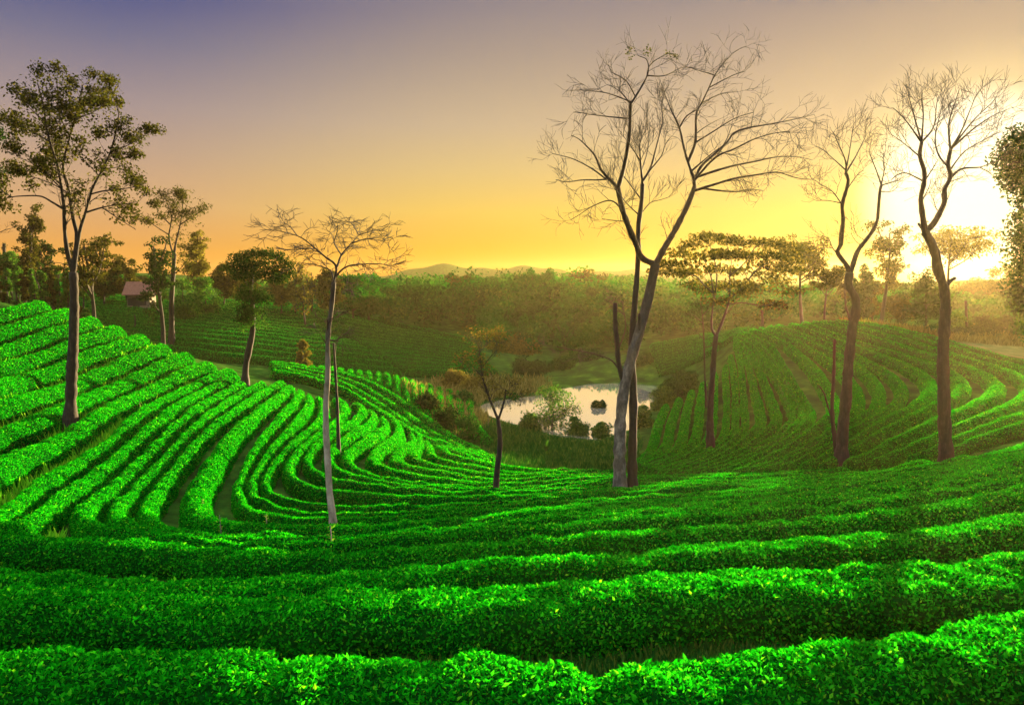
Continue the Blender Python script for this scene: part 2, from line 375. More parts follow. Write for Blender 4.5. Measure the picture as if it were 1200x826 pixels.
def water_mat():
    m, new, link = mat('pond_water')
    p = new('ShaderNodeBsdfPrincipled'); p.inputs['Base Color'].default_value = (.95, .9, .66, 1); p.inputs['Metallic'].default_value = .85  # golden metallic tint puts the bright sky reflection into the colour
    p.inputs['Roughness'].default_value = .03; p.inputs['IOR'].default_value = 1.9; p.inputs['Specular IOR Level'].default_value = .5
    geo = new('ShaderNodeNewGeometry')
    n = new('ShaderNodeTexNoise'); n.inputs['Scale'].default_value = 1.2; n.inputs['Detail'].default_value = 3; link(geo.outputs['Position'], n.inputs['Vector'])
    b = new('ShaderNodeBump'); b.inputs['Strength'].default_value = .004; b.inputs['Distance'].default_value = .05; link(n.outputs['Fac'], b.inputs['Height']); link(b.outputs[0], p.inputs['Normal'])
    o = new('ShaderNodeOutputMaterial'); link(p.outputs[0], o.inputs['Surface'])
    return m
WATER = water_mat()

# ------------------------------------------------------------------ small geometry helpers
def vnoise(p, seed=0):
    """cheap smooth 3-d value noise in -1..1"""
    p = np.asarray(p, float); i = np.floor(p).astype(np.int64); f = p - i; f = f * f * (3 - 2 * f)
    out = 0
    for dx in (0, 1):
        for dy in (0, 1):
            for dz in (0, 1):
                h = (i[..., 0] + dx) * 374761393 + (i[..., 1] + dy) * 668265263 + (i[..., 2] + dz) * 2147483647 + seed * 974711
                h = (h ^ (h >> 13)) * 1274126177; h = (h ^ (h >> 16)) & 0xffff
                w = (f[..., 0] if dx else 1 - f[..., 0]) * (f[..., 1] if dy else 1 - f[..., 1]) * (f[..., 2] if dz else 1 - f[..., 2])
                out = out + w * (h / 32767.5 - 1)
    return out
def leaves(P, N, L, rng, wr=.45, lift=.5, droop=0., fold=.18):
    """small folded leaves: base, side, tip, side -> (verts, tris)"""
    n = len(P); L = np.broadcast_to(np.asarray(L, float), (n,))[:, None] * rng.uniform(.65, 1.3, (n, 1))
    t = rng.normal(size=(n, 3)); t -= (t * N).sum(1, keepdims=True) * N
    a = nrm(nrm(t) + lift * N + rng.normal(size=(n, 3)) * .25 + np.array([0, 0, .25 - droop]))
    s = nrm(np.cross(a, N + rng.normal(size=(n, 3)) * .5)); u = np.cross(s, a)
    w = L * wr * .5
    V = np.empty((n, 4, 3))
    V[:, 0] = P; V[:, 1] = P + a * L * .45 + s * w + u * w * fold * 2; V[:, 2] = P + a * L; V[:, 3] = P + a * L * .45 - s * w + u * w * fold * 2
    b = np.arange(n)[:, None] * 4
    return V.reshape(-1, 3), np.vstack([b + [0, 1, 2], b + [0, 2, 3]])
class Tubes:
    def __init__(s): s.V, s.F, s.n = [], [], 0
    def add(s, P, r, sides=6, cap=True):
        P = np.asarray(P, float); m = len(P); r = np.broadcast_to(np.asarray(r, float), (m,))
        d = nrm(np.gradient(P, axis=0))
        ref = np.where(np.abs(d[:, 1:2]) > .9, np.array([[1., 0, 0]]), np.array([[0., 1, 0]]))
        x = nrm(np.cross(d, ref)); y = np.cross(d, x)
        a = np.linspace(0, 2 * np.pi, sides, endpoint=False)
        V = P[:, None] + r[:, None, None] * (np.cos(a)[None, :, None] * x[:, None] + np.sin(a)[None, :, None] * y[:, None])
        i = np.arange(m - 1)[:, None] * sides; k = np.arange(sides)[None]; k2 = (k + 1) % sides
        F = np.stack([i + k, i + k2, i + sides + k2, i + sides + k], -1).reshape(-1, 4) + s.n
        s.V.append(V.reshape(-1, 3)); s.F.append(F); s.n += m * sides
        if cap:
            s.V.append(P[-1:] + d[-1:] * r[-1] * .6); t = s.n; s.n += 1; b = t - sides
            kk = np.arange(sides); s.F.append(np.stack([b + kk, b + (kk + 1) % sides, np.full(sides, t), np.full(sides, t)], -1))
    def build(s, name, m, parent=None):
        F = np.vstack(s.F); tri = F[:, 2] == F[:, 3]
        fl = [F[~tri]] + ([F[tri][:, :3]] if tri.any() else [])
        return mk(name, np.vstack(s.V), fl, m, [0] * len(fl), parent)

# ------------------------------------------------------------------ ground: one sheet
def axis(lo, a, b, hi, fine, far):
    mid = np.arange(a, b + fine, fine)
    def out(start, end):
        v, st, x = [], fine, start
        while x < end: st = min(st * 1.12, far); x += st; v.append(x)
        v[-1] = end
        return np.array(v)
    return np.r_[-out(-a, -lo)[::-1], mid, out(b, hi)]
def far_hills(x, y):
    r = np.hypot(x, y); az = np.degrees(np.arctan2(x, y))
    k = np.clip((r - 430) / 180, 0, 1); k = k * k * (3 - 2 * k)
    prof = 9 + 5 * np.sin(az * .11 + 1.) + 3.5 * np.sin(az * .31 + 2.) + 2. * np.sin(az * .83) + 1. * np.sin(az * 2.1)
    prof = prof + 7.5 * np.exp(-((az + 8.5) / 5.5) ** 2) + 4 * np.exp(-((az - 7.8) / 3.) ** 2)
    return k * np.clip(prof, 1, 20.5)
gx = axis(-760, -62, 66, 760, .6, 16); gy = axis(-60, -10, 120, 800, .6, 16)
mx, my = np.meshgrid(gx, gy); mz = H(mx, my) + far_hills(mx, my)
mz = mz + .06 * vnoise(np.stack([mx * .9, my * .9, mx * 0], -1), 3)
nx, ny = len(gx), len(gy)
ii = (np.arange(ny - 1)[:, None] * nx + np.arange(nx - 1)[None]).ravel()
tag(mk('ground', np.stack([mx, my, mz], -1).reshape(-1, 3), [np.stack([ii, ii + 1, ii + nx + 1, ii + nx], -1)], GROUND), kind='structure')
# pond
pp = even(np.vstack([POND, POND[:1]]), 121)[:-1]; c0 = pp.mean(0)
V = [np.r_[c0, POND_Z]]; F = []
rings = [.25, .5, .75, 1., 1.06]
for k, f in enumerate(rings):
    V += [np.r_[c0 + (q - c0) * f, POND_Z] for q in pp]
n = len(pp); a = np.arange(n); b = (a + 1) % n
tri = np.stack([np.zeros(n, int), 1 + a, 1 + b], -1)
qd = np.vstack([np.stack([1 + k*n + a, 1 + (k+1)*n + a, 1 + (k+1)*n + b, 1 + k*n + b], -1) for k in range(len(rings) - 1)])
tag(mk('pond', V, [tri, qd], WATER, [0, 0]), kind='structure')

# ------------------------------------------------------------------ tea hedges
ROWS = all_rows()
TOTAL = [0]
_profr = np.array([(-.4,-.15),(-.5,.18),(-.49,.42),(-.41,.68),(-.24,.92),(0,1.0),(.24,.92),(.41,.68),(.49,.42),(.5,.18),(.4,-.15)])
_prof = np.array([(-.47,-.15),(-.5,.3),(-.49,.62),(-.42,.86),(-.25,.98),(0,1.0),(.25,.98),(.42,.86),(.49,.62),(.5,.3),(.47,-.15)])
def hedge(r, gap, label, group, seed, far=False, hmax=HT, leafk=1.0, name='tea_hedge', wk=.68, lk=.0019):
    rng = R(seed)
    d0 = np.hypot(r[:, 0], r[:, 1])
    step = float(np.clip(np.median(d0) * .006, .07, .45))
    n0 = len(r); s0 = np.linspace(0, 1, n0)
    rr = clean(r, step); n = len(rr); s1 = np.linspace(0, 1, n)
    g = np.interp(s1, s0, gap)
    for _ in range(12): g[1:-1] = g[1:-1] * .5 + (g[:-2] + g[2:]) * .25
    w = np.clip(g * wk, .34, 1.6) if not far else np.clip(g * .45, .4, 1.2); h = np.minimum(hmax, .4 + .5 * w) if not far else np.minimum(.9, .4 * w + .5)
    ln = np.r_[0, np.cumsum(np.hypot(*np.diff(rr, axis=0).T))]
    q = np.stack([ln * 1.1, np.full(n, seed * 7.3), np.zeros(n)], -1)
    w = w * (1 + .09 * vnoise(q, 1)); h = h * (1 + .08 * vnoise(q * .8, 2) + .04 * vnoise(q * 2.7, 4))
    ph = ln * 2 * np.pi / max(1.05, .03 * np.median(d0)) + 2.4 * vnoise(q * .7, 11); notch = (.5 + .5 * np.cos(ph)) ** 5
    nk = np.interp(np.median(d0), [8, 30], [.38, .3]); w = w * (1 - .2 * nk * notch); h = h * (1 - .16 * nk * notch)
    e = np.clip(np.minimum(ln, ln[-1] - ln) / (.55 * w), 0, 1); e = np.sqrt(np.clip(1 - (1 - e) ** 2, .0, 1)); w = w * (.12 + .88 * e); h = h * (.35 + .65 * e)
    d = nrm(np.gradient(rr, axis=0)); side = np.stack([d[:, 1], -d[:, 0]], -1)
    rr = rr + side * (.05 * vnoise(q * .9, 6))[:, None]
    _p = _prof if np.median(d0) < 15 else _profr
    XY = rr[:, None] + side[:, None] * (_p[None, :, 0:1] * w[:, None, None])
    Z = H(XY[..., 0], XY[..., 1]) + _p[None, :, 1] * h[:, None]
    V = np.concatenate([XY, Z[..., None]], -1)
    K = len(_prof)
    du = np.gradient(V, axis=0); dv = np.gradient(V, axis=1); N = nrm(np.cross(dv, du))
    amp = float(np.interp(np.median(d0), [12, 26], [.07, .045]))
    V = V + N * (amp * vnoise(V * 2.3, 8) + amp * .8 * vnoise(V * 6.1, 9))[..., None]
    i = np.arange(n - 1)[:, None] * K; k = np.arange(K - 1)[None]
    F = np.stack([i + k, i + K + k, i + K + k + 1, i + k + 1], -1).reshape(-1, 4)
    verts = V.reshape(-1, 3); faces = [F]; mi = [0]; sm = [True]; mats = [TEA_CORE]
    # leaves over the clipped surface
    A, B, Cc, Dd = (V.reshape(-1, 3)[F[:, j]] for j in range(4))
    area = np.linalg.norm(np.cross(Cc - A, Dd - B), axis=1) * .5
    cen = (A + B + Cc + Dd) / 4; dist = np.maximum(np.linalg.norm(cen, axis=1), 5)
    px, py = proj(cen)
    ok = np.isfinite(px) & (px > (-400 if seed < 20 else -170)) & (px < (1800 if seed < 20 else 1370)) & (py < 905)
    L = np.maximum(.057, (.0016 if far else lk) * dist); cov = np.interp(dist, [6, 14, 30, 120], [1.35, 1.2, .8, .5]) * leafk
    lam = np.where(ok, area * cov / (.225 * L * L), 0)
    cnt = rng.poisson(lam); f = np.repeat(np.arange(len(F)), cnt)
    if len(f):
        uv = rng.rand(len(f), 2)[:, :, None]
        P = (A[f] * (1-uv[:, 0]) + B[f] * uv[:, 0]) * (1-uv[:, 1]) + (Dd[f] * (1-uv[:, 0]) + Cc[f] * uv[:, 0]) * uv[:, 1]
        Nf = nrm(np.cross(Dd - A, B - A))[f]
        Nf = np.where((Nf * N.reshape(-1, 3)[F[f, 0]]).sum(1, keepdims=True) < 0, -Nf, Nf)
        P = P + Nf * (rng.rand(len(f), 1) * 1.1 - .5) * L[f][:, None]
        # young shoots stand up out of the plucked top
        topf = (Nf[:, 2] > .7)
        lv, lt = leaves(P, nrm(Nf + np.where(topf[:, None], [0, 0, .9], [0, 0, .1])), L[f] * np.where(topf & (rng.rand(len(f)) < .1), 1.3, 1.), rng, wr=.5)
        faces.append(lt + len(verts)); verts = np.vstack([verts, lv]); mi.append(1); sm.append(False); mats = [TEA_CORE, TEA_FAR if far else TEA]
        TOTAL[0] += len(f)
    return tag(mk(name, verts, faces, mats, mi, None, sm), label, 'tea hedge', group)
def gaps_of(rows, default):
    out = []
    for i, r in enumerate(rows):
        best = np.full(len(r), 9.)
        for j in (i - 1, i + 1):
            if 0 <= j < len(rows):
                dd = np.hypot(*(r[:, None] - rows[j][None]).transpose(2, 0, 1)).min(1)
                best = np.minimum(best, dd)
        out.append(np.where(best > 3.2, default, best))
    return out
fl = ['nearest clipped tea hedge along the lower edge, the long piece left of the gap',
      'nearest clipped tea hedge rising to the right, short piece right of the gap',
      'tall leafy tea hedge, second from the viewer, with its shaded face and stems showing',
      'tea hedge third from the viewer, dipping gently towards the middle',
      'tea hedge fourth from the viewer, bright along its flat top above the hollow']
FRONT = []
for i, r in enumerate(ROWS['front']):
    FRONT.append(hedge(r, np.full(len(r), [1.8, 1.8, 2.3, 1.7, 1.7][i]), fl[i], 'tea hedges nearest the viewer', 10 + i, hmax=.62))
_lab = {
 'left_upper': lambda i, n: f'{_ORD[i]} tea hedge down the left slope counted from the crest at the frame edge',
 'left_lower': lambda i, n: f'{_ORD[n-1-i]} U-shaped tea hedge round the hollow counted outwards from the pond meadow',
 'diagonal': lambda i, n: f'{_ORD[i]} of four long tea hedges running diagonally down the left spur from the hollow',
 'short': lambda i, n: f'{_ORD[i]} short tea hedge along the left spur crest counted towards the pond',
 'right': lambda i, n: f'{_ORD[i]} curving tea hedge on the right hill counted from the pond side',
 'far_left': lambda i, n: f'{_ORD[i]} thin tea hedge down the brownish face of the far left hill',
 'far_right': lambda i, n: f'{_ORD[i]} thin tea hedge down the green face of the far hill left of the pond',
 'far_slope': lambda i, n: f'{_ORD[i]} thin tea hedge down the hazy slope right behind the pond',
}
_grp = {'left_upper': 'tea hedges on the left slope', 'left_lower': 'tea hedges curving round the hollow', 'diagonal': 'diagonal tea hedges on the left spur',
        'short': 'short tea hedges on the left spur', 'right': 'tea hedges on the right hill', 'far_left': 'tea hedges on the far left hill',
        'far_right': 'tea hedges on the far hill by the pond', 'far_slope': 'tea hedges behind the pond'}
sd = 100
for fam, rows in ROWS.items():
    if fam == 'front': continue
    far = fam.startswith('far'); G = gaps_of(rows, 1.3 if not far else 1.8)
    for i, (r, g) in enumerate(zip(rows, G)):
        sd += 1
        hedge(r, g, _lab[fam](i, len(rows)), _grp[fam], sd, far=far, hmax=.72 if not far else .7, **(dict(wk=.55, lk=.0015) if fam == 'right' else {}))
print('tea leaves', TOTAL[0])
# ================================================================== trees
PXM = FPX
def base_at(px, py, tmin=3.5):
    w_, ok = hit([px], [py], .5, tmin); x, y = w_[0]
    return np.array([x, y, float(H(x, y))])
class Tree:
    """limbs are traced on the upright plane through the foot of the tree, then swung towards or away from it"""
    def __init__(s, name, label, cat, foot, bark, seed, group=None, Y=None):
        s.b = base_at(*foot) if Y is None else np.r_[at(foot[0], foot[1], Y)[:2], 0]
        if Y is not None: s.b[2] = float(H(s.b[0], s.b[1]))
        s.Y = s.b[1]; s.k = s.Y / PXM; s.foot = foot; s.rng = R(seed); s.bark = bark
        s.e = thing(name, label, cat, group, tuple(s.b)); s.limbs = []; s.trim = 1.
    def limb(s, pts, r0, r1, swing=None, part='limb', sides=7, parent_pt=None, mat=None, n=None, root=False):
        """pts in photo pixels, radii in photo pixels"""
        pts = np.asarray(pts, float)
        dy0 = 0.
        if s.limbs and not root:
            best = 1e9
            for q, dq, _, _ in s.limbs:
                d = np.hypot(*(q - pts[0]).T); j = d.argmin()
                if d[j] < best: best, dy0 = d[j], dq[j]; snap = q[j]
            if best < 25: pts = np.vstack([snap, pts[1:]]) if len(pts) > 1 else pts
        m = n or max(5, len(pts) * 4); q = _cr(pts, m)
        if s.trim < 1 and r1 <= .5: q = even(q[:max(4, int(m * s.trim))], m)
        L = np.hypot(*np.diff(q, axis=0).T).sum() * s.k
        if swing is None: swing = s.rng.uniform(-.55, .55) * L if s.limbs else 0.
        t = np.linspace(0, 1, m); dq = dy0 + swing * t ** 1.2
        P = np.stack([at(a, b, s.Y + c) for (a, b), c in zip(q, dq)])
        if root or not s.limbs:
            P[0] = [P[0, 0], P[0, 1], min(P[0, 2], float(H(P[0, 0], P[0, 1]))) - .25]
        r = (r1 + (r0 - r1) * (1 - t) ** 1.25) * s.k * (.82 if s.limbs and not root else 1.)
        if not s.limbs or root: r = r * (1 + .45 * np.exp(-t * m / 1.6))
        r = r * (1 + .07 * s.rng.normal(size=m))
        s.limbs.append((q, dq, P, r))
        T = Tubes(); T.add(P, r, sides); o = T.build(part, mat or s.bark, s.e)
        o.matrix_parent_inverse.identity(); o.location = -s.b
        return P, r
    def twigs(s, gens=3, dens=1.6, length=.42, up=.35, spread=.9, rmin=.0062, start=.22, lim=(.25, 2.6), skip=1, flat=0.):
        rng = s.rng; T = Tubes(); ends = []; todo = [(P, r, 0) for _, _, P, r in s.limbs[skip:]]
        while todo:
            P, r, g = todo.pop()
            seg = np.linalg.norm(np.diff(P, axis=0), axis=1); L = seg.sum(); c = np.r_[0, np.cumsum(seg)] / max(L, 1e-6)
            k = max(2, int(L * dens * (1.15 if g else 1.15) + rng.rand()))
            for t in np.r_[rng.uniform(start, 1, k), 1.]:
                j = min(np.searchsorted(c, t), len(P) - 1); j = max(j, 1)
                f = (t - c[j-1]) / max(c[j] - c[j-1], 1e-6); p = P[j-1] * (1-f) + P[j] * f; rr = r[j-1] * (1-f) + r[j] * f
                d = nrm(P[j] - P[j-1])
                l = np.clip(length * (L if g == 0 else L * 1.25) * rng.uniform(.5, 1.1) * (1.05 - .8 * t), *lim) * (.88 ** g)
                v = nrm(d * rng.uniform(.5, 1.15) + nrm(rng.normal(size=3)) * spread * (.85, .75, .65, .6)[g] + np.array([0, 0, up]))
                v[2] *= (1 - flat); m = 5; w_ = [p]
                bend = rng.normal(size=3) * .06 + np.array([0, 0, up * .12])
                for q in range(m - 1):
                    v = nrm(v + bend + rng.normal(size=3) * .09); w_.append(w_[-1] + v * l / (m - 1))
                w_ = np.array(w_); r0 = max(rmin, min(rr * .5, .016 * l + rmin)); rad = np.linspace(r0, rmin * .6, m)
                T.add(w_, rad, 4 if g else 5, cap=False)
                if g + 1 < gens: todo.append((w_, rad, g + 1))
                else: ends.append(w_[-1]); ends.append(w_[2])
        o = T.build('crown', s.bark, s.e); o.location = -s.b
        s.ends = np.array(ends) if ends else np.zeros((0, 3))
        return s.ends
    def leaf_at(s, C, rad, per, L, m, name='foliage', flat=.6, lift=.2, droop=.2):
        rng = s.rng; C = np.asarray(C); n = len(C) * per
        if n == 0: return
        off = nrm(rng.normal(size=(n, 3))) * (rng.rand(n, 1) ** .45) * rad; off[:, 2] *= flat
        P = np.repeat(C, per, 0) + off; N = nrm(off + rng.normal(size=(n, 3)) * .5 * rad + np.array([0, 0, .4 * rad]))
        v, t = leaves(P, N, L, rng, wr=.55, lift=lift, droop=droop)
        o = mk(name, v, [t], m, [0], s.e, [False]); o.location = -s.b
        return o
    def clumps_px(s, L, depth=1.6):
        out = []
        for px, py in L: out.append(at(px, py, s.Y + s.rng.uniform(-depth, depth)))
        return np.array(out)
    def link(s, a, b, r0, r1, part='limb'):
        pass

# ---- the tall twin-stemmed bare tree right of the middle
t = Tree('bare_tree', 'tallest bare tree, pale trunk splitting into a wide V before the pond', 'bare tree', (726, 574), BARKPALE, 1, 'tall bare trees')
t.trim = .88
t.limb([(727,574),(726,540),(727,500),(730,465),(736,435),(744,405),(753,375),(760,348),(765,325),(768,310)], 7.6, 5.6, part='trunk', sides=12, n=36)
t.limb([(731,450),(725,425),(723,400),(721,378),(721,356)], 4.2, 3.2, .2, 'broken_stub', mat=BARK)
t.limb([(750,412),(749,395),(749,368)], 2.6, 2., -.3, 'broken_stub', mat=BARK)
t.bark = BARK
t.limb([(726,440),(722,428),(715,421),(690,413),(660,408),(640,403)], 1.6, .5, 1.)
t.limb([(728,410),(733,385),(731,365),(727,345)], 1.2, .5, .6)
t.limb([(768,311),(752,302),(745,285),(736,264),(729,244),(724,220)], 4.6, 3.6, -.6, sides=9)
t.limb([(723,218),(727,211),(732,192),(736,170),(738,152),(739,122)], 3., 2., -.8, sides=8)
t.limb([(739,120),(747,110),(758,90),(760,78),(757,69),(749,66),(738,58)], 1.7, .5, .3)
t.limb([(723,219),(705,200),(698,184),(688,172),(675,161),(657,157)], 2.4, .5, -.9)
for p, r0, sw in [([(714,211),(700,211),(683,211),(662,213),(640,207)],1.3,-1.5), ([(712,210),(694,198),(673,187),(651,181),(634,178)],1.3,.8), ([(727,262),(715,258),(699,255)],.9,-.8),
                  ([(727,246),(716,235),(694,242),(677,253),(657,264)],1.2,1.), ([(737,140),(714,137),(690,134),(664,129)],1.1,.8), ([(735,116),(714,110),(694,107),(670,105)],1.,-1.2),
                  ([(739,121),(729,110),(718,102),(706,98)],.9,1.2), ([(744,112),(734,95),(721,87),(710,82)],.9,-.4), ([(727,108),(727,92),(727,78)],.7,.6), ([(760,90),(779,89),(801,79),(820,82)],1.1,.9), ([(759,78),(768,71),(784,63),(795,66)],.9,-.7)]:
    t.limb(p, r0, .4, sw, sides=5)
t.limb([(768,311),(779,290),(792,268),(806,240),(814,219)], 4.8, 3.6, .7, sides=9)
t.limb([(814,220),(813,209),(808,195),(802,175),(796,149),(790,136)], 2.6, 1.3, .5, sides=8)
t.limb([(796,149),(786,128),(777,106),(769,97)], 1.2, .4, 1.); t.limb([(798,150),(804,137),(816,129)], 1.2, .9, -.5)
t.limb([(810,190),(815,166),(816,134),(823,120),(830,105),(838,88),(848,74),(858,62),(859,40)], 2.4, .5, -.6, sides=8)
for p, r0, sw in [([(858,62),(870,56),(880,54)],.7,.3), ([(837,89),(820,83),(804,78)],.9,-1.), ([(824,120),(846,110),(875,107)],.9,1.), ([(833,104),(860,88),(882,82)],.9,-.8),
                  ([(813,210),(822,195),(838,180),(853,166),(860,156),(877,150),(906,145),(935,139),(957,133),(976,122)],2.4,1.8), ([(814,198),(832,182),(850,168)],1.5,-1.),
                  ([(817,169),(838,153),(863,138),(894,129)],1.2,-1.6), ([(816,211),(838,185),(860,175),(887,162),(916,155),(945,156)],2.,-2.), ([(821,208),(853,196),(882,190),(911,184),(935,184),(959,190),(974,197)],2.,1.2),
                  ([(818,224),(838,216),(862,209),(887,205),(911,202),(935,209),(974,212)],2.2,-.9), ([(822,226),(860,225),(880,222),(906,226)],1.6,2.)]:
    t.limb(p, r0, .45, sw, sides=6)
e = t.twigs(gens=3, dens=1.85, length=.33, up=.08, spread=.9, lim=(.5, 1.7), skip=3)
t.leaf_at(t.clumps_px([(760,58),(757,62),(783,62),(737,66),(739,57),(790,66)], .3), .2, 22, .1, OLIVE)

t = Tree('bare_tree', 'slim dark bare tree standing right against the pale trunk of the tallest tree', 'bare tree', (741, 573), BARKDARK, 2, 'tall bare trees')
t.trim = .88
t.limb([(741,575),(741,535),(742,490),(742,450),(740,420),(741,390),(744,355),(747,315),(748,290),(748,266),(750,250),(752,235),(753,216)], 6., 2.4, part='trunk', sides=10, n=40)
t.bark = BARK
for p, r0, sw in [([(753,214),(751,194),(750,170),(752,161),(748,148),(744,138)],1.8,-1.), ([(754,212),(762,198),(768,177),(771,165),(776,146),(776,130),(773,104)],2.,.8), ([(761,200),(775,183),(780,169),(790,156)],1.1,-.6),
                  ([(749,234),(736,213),(727,200),(722,180)],1.2,1.2), ([(748,252),(736,240),(727,229),(715,215)],1.,-1.2), ([(750,256),(762,238),(775,234),(790,229)],.9,.9), ([(752,200),(760,170),(757,130)],1.,1.5), ([(751,190),(735,165),(720,150)],.9,-1.6)]:
    t.limb(p, r0, .4, sw, sides=6)
t.twigs(gens=3, dens=2.4, length=.42, up=.4, spread=.85, lim=(.5, 1.5))

# ---- the two bare trees near the sun
t = Tree('bare_tree', 'bare tree with two snaking stems from a low fork on the right hill', 'bare tree', (987, 537), BARK, 3, 'tall bare trees')
t.trim = .88
t.limb([(986,540),(988,500),(992,460),(994,430),(997,400),(999,382),(1002,370),(1003,352),(998,341),(994,333),(996,320)], 7., 4.6, part='trunk', sides=12, n=40)
t.limb([(996,319),(992,311),(985,302),(981,294),(985,288),(986,275),(988,258),(987,240),(992,222),(994,211),(991,203)], 3.8, 2.2, -.6, sides=9, n=30)
t.limb([(996,320),(999,312),(1003,299),(1007,291),(1015,281),(1023,270),(1028,258),(1029,250),(1031,225),(1033,217)], 3.8, 2., .7, sides=9, n=30)
for p, r0, sw in [([(991,203),(991,189),(980,163),(973,148)],1.5,-.8), ([(992,204),(1002,185),(1009,171),(1020,149)],1.5,.8), ([(991,202),(996,175),(1000,150),(1006,141)],1.2,-.3), ([(986,198),(974,184),(962,174),(950,170)],1.,1.2),
                  ([(987,240),(976,225),(965,218),(954,214)],1.1,-1.), ([(985,238),(968,235),(951,236)],.8,.9), ([(993,222),(1005,205),(1018,196)],.9,-1.2),
                  ([(1032,218),(1027,200),(1020,182),(1018,168)],1.3,.8), ([(1033,217),(1045,214),(1060,209)],1.1,-.7), ([(1032,219),(1036,200),(1035,186),(1040,170)],1.2,1.2), ([(1031,226),(1046,224),(1055,214)],.8,-1.),
                  ([(987,304),(976,291),(971,280),(957,274)],1.2,.6), ([(976,290),(966,291),(955,293)],.7,-.6), ([(1013,283),(1004,275),(1000,264)],.6,.6), ([(1008,289),(1001,280),(996,270)],.6,-.6)]:
    t.limb(p, r0, .4, sw, sides=6)
t.limb([(999,384),(994,368),(991,358),(990,341)], 2., 1., .3, 'broken_stub')
t.twigs(gens=3, dens=2.4, length=.5, up=.2, spread=.9, lim=(.5, 1.6), skip=3)
t = Tree('dead_trunk', 'thin dead leafless pole leaning beside the snaking bare tree on the right hill', 'dead tree', (981, 536), BARKDARK, 31)
t.limb([(982,538),(977,505),(975,475),(977,440),(978,398)], 3., 1.6, part='trunk', n=20)
t.limb([(976,492),(969,472),(966,461),(960,452)], 1.6, .8); t.twigs(gens=1, dens=2, length=.2, lim=(.2, .5), skip=0)

t = Tree('bare_tree', 'stout bare tree with a broad fan crown, rising just left of the sun', 'bare tree', (1109, 542), BARK, 4, 'tall bare trees')
t.trim = .88
t.limb([(1110,545),(1107,500),(1106,460),(1105,420),(1107,380),(1108,356),(1107,343),(1104,330),(1098,312),(1097,300),(1091,284),(1084,272)], 7.8, 4.8, part='trunk', sides=12, n=44)
t.limb([(1106,341),(1110,333),(1114,329),(1119,326)], 4.2, 2.4, .2, 'broken_stub'); t.limb([(1084,273),(1079,266),(1076,262)], 2.8, 1.6, .1, 'broken_stub')
t.limb([(1085,273),(1082,258),(1079,233),(1083,214),(1083,200),(1078,183),(1080,167)], 4.2, 2.4, -.5, sides=9, n=26)
t.limb([(1086,273),(1094,262),(1102,248),(1107,236),(1107,222),(1114,207),(1111,193),(1114,175)], 4.4, 2.4, .5, sides=9, n=26)
for p, r0, sw in [([(1080,168),(1062,142),(1047,127),(1040,122)],1.6,-.8), ([(1079,167),(1071,135),(1064,109),(1062,100)],1.6,.8), ([(1080,166),(1082,134),(1080,116),(1083,100)],1.5,-1.4), ([(1080,168),(1094,149),(1098,120),(1104,104)],1.5,1.2),
                  ([(1082,212),(1062,203),(1050,206),(1040,216)],1.4,.9), ([(1083,214),(1094,196),(1100,184)],1.2,-.9), ([(1081,236),(1090,216),(1089,204)],1.3,.8), ([(1079,184),(1064,172),(1048,160),(1040,158)],1.2,-1.4),
                  ([(1114,176),(1112,145),(1123,109),(1126,94)],1.7,-.9), ([(1114,175),(1127,153),(1142,116),(1150,98)],1.7,.9), ([(1116,174),(1141,151),(1167,134),(1189,127)],1.8,.3), ([(1115,173),(1142,140),(1163,120),(1172,106)],1.5,-1.5),
                  ([(1111,194),(1100,182),(1096,160),(1104,124),(1108,100)],1.6,1.5), ([(1114,207),(1127,198),(1149,196),(1167,189),(1180,186)],2.,-.6), ([(1149,196),(1160,203),(1170,212)],.8,.5), ([(1113,200),(1130,178),(1152,165),(1180,150)],1.3,1.4)]:
    t.limb(p, r0, .45, sw, sides=6)
t.twigs(gens=3, dens=2.5, length=.5, up=.2, spread=.9, lim=(.5, 1.6), skip=4)

# ---- umbrella tree and its neighbour
t = Tree('umbrella_tree', 'leafy flat-topped umbrella tree with a forked trunk in the middle of the right hill', 'tree', (833, 524), BARK, 5)
t.limb([(833,526),(832,500),(833,470),(835,440),(837,412),(839,394)], 4.6, 3., part='trunk', sides=10, n=24)
L5 = [([(838,392),(834,384),(835,362),(838,345)],2.2,-.5), ([(838,346),(826,335),(816,324),(804,320),(790,318)],1.4,-1.), ([(836,350),(834,328),(828,310),(818,296)],1.4,1.), ([(838,346),(840,322),(836,300),(830,284)],1.2,-1.2),
      ([(839,394),(846,378),(853,358),(855,350),(855,328),(857,309),(855,296),(850,284)],2.4,.5), ([(856,349),(868,340),(880,324),(892,312),(906,306),(922,297)],1.8,.9), ([(856,357),(872,355),(889,358),(906,357)],1.1,-1.4),
      ([(857,325),(872,309),(885,290),(896,286)],1.3,-1.), ([(892,312),(910,318),(925,326)],.9,1.2), ([(868,340),(885,338),(900,342)],.9,-1.)]
for p, r0, sw in L5: t.limb(p, r0, .5, sw, sides=6)
t.twigs(gens=2, dens=1.3, length=.4, up=.15, spread=1., lim=(.4, 1.8), flat=.5)
C5 = [(812,287),(828,278),(845,280),(862,283),(880,285),(898,285),(915,286),(930,292),(798,297),(786,309),(800,312),(818,303),(838,298),(856,298),(872,300),(890,300),(908,299),(926,304),(792,320),(808,321),(850,300),(848,335),(884,338),(828,340),(872,344),(912,330),(924,341),(904,357),(894,311),(780,318),(836,315),(862,318),(815,333),(900,322),(926,316),(842,352),(868,333)]
C = np.vstack([t.clumps_px(C5, 3.2), t.clumps_px(C5, 3.2)])
t.leaf_at(C, 1.05, 80, .2, OLIVE, flat=.28, droop=.1)
t.leaf_at(C, 1.1, 30, .2, RUST, flat=.3, droop=.1)  # extra rust leaves put a backlit golden glow into the crown colour
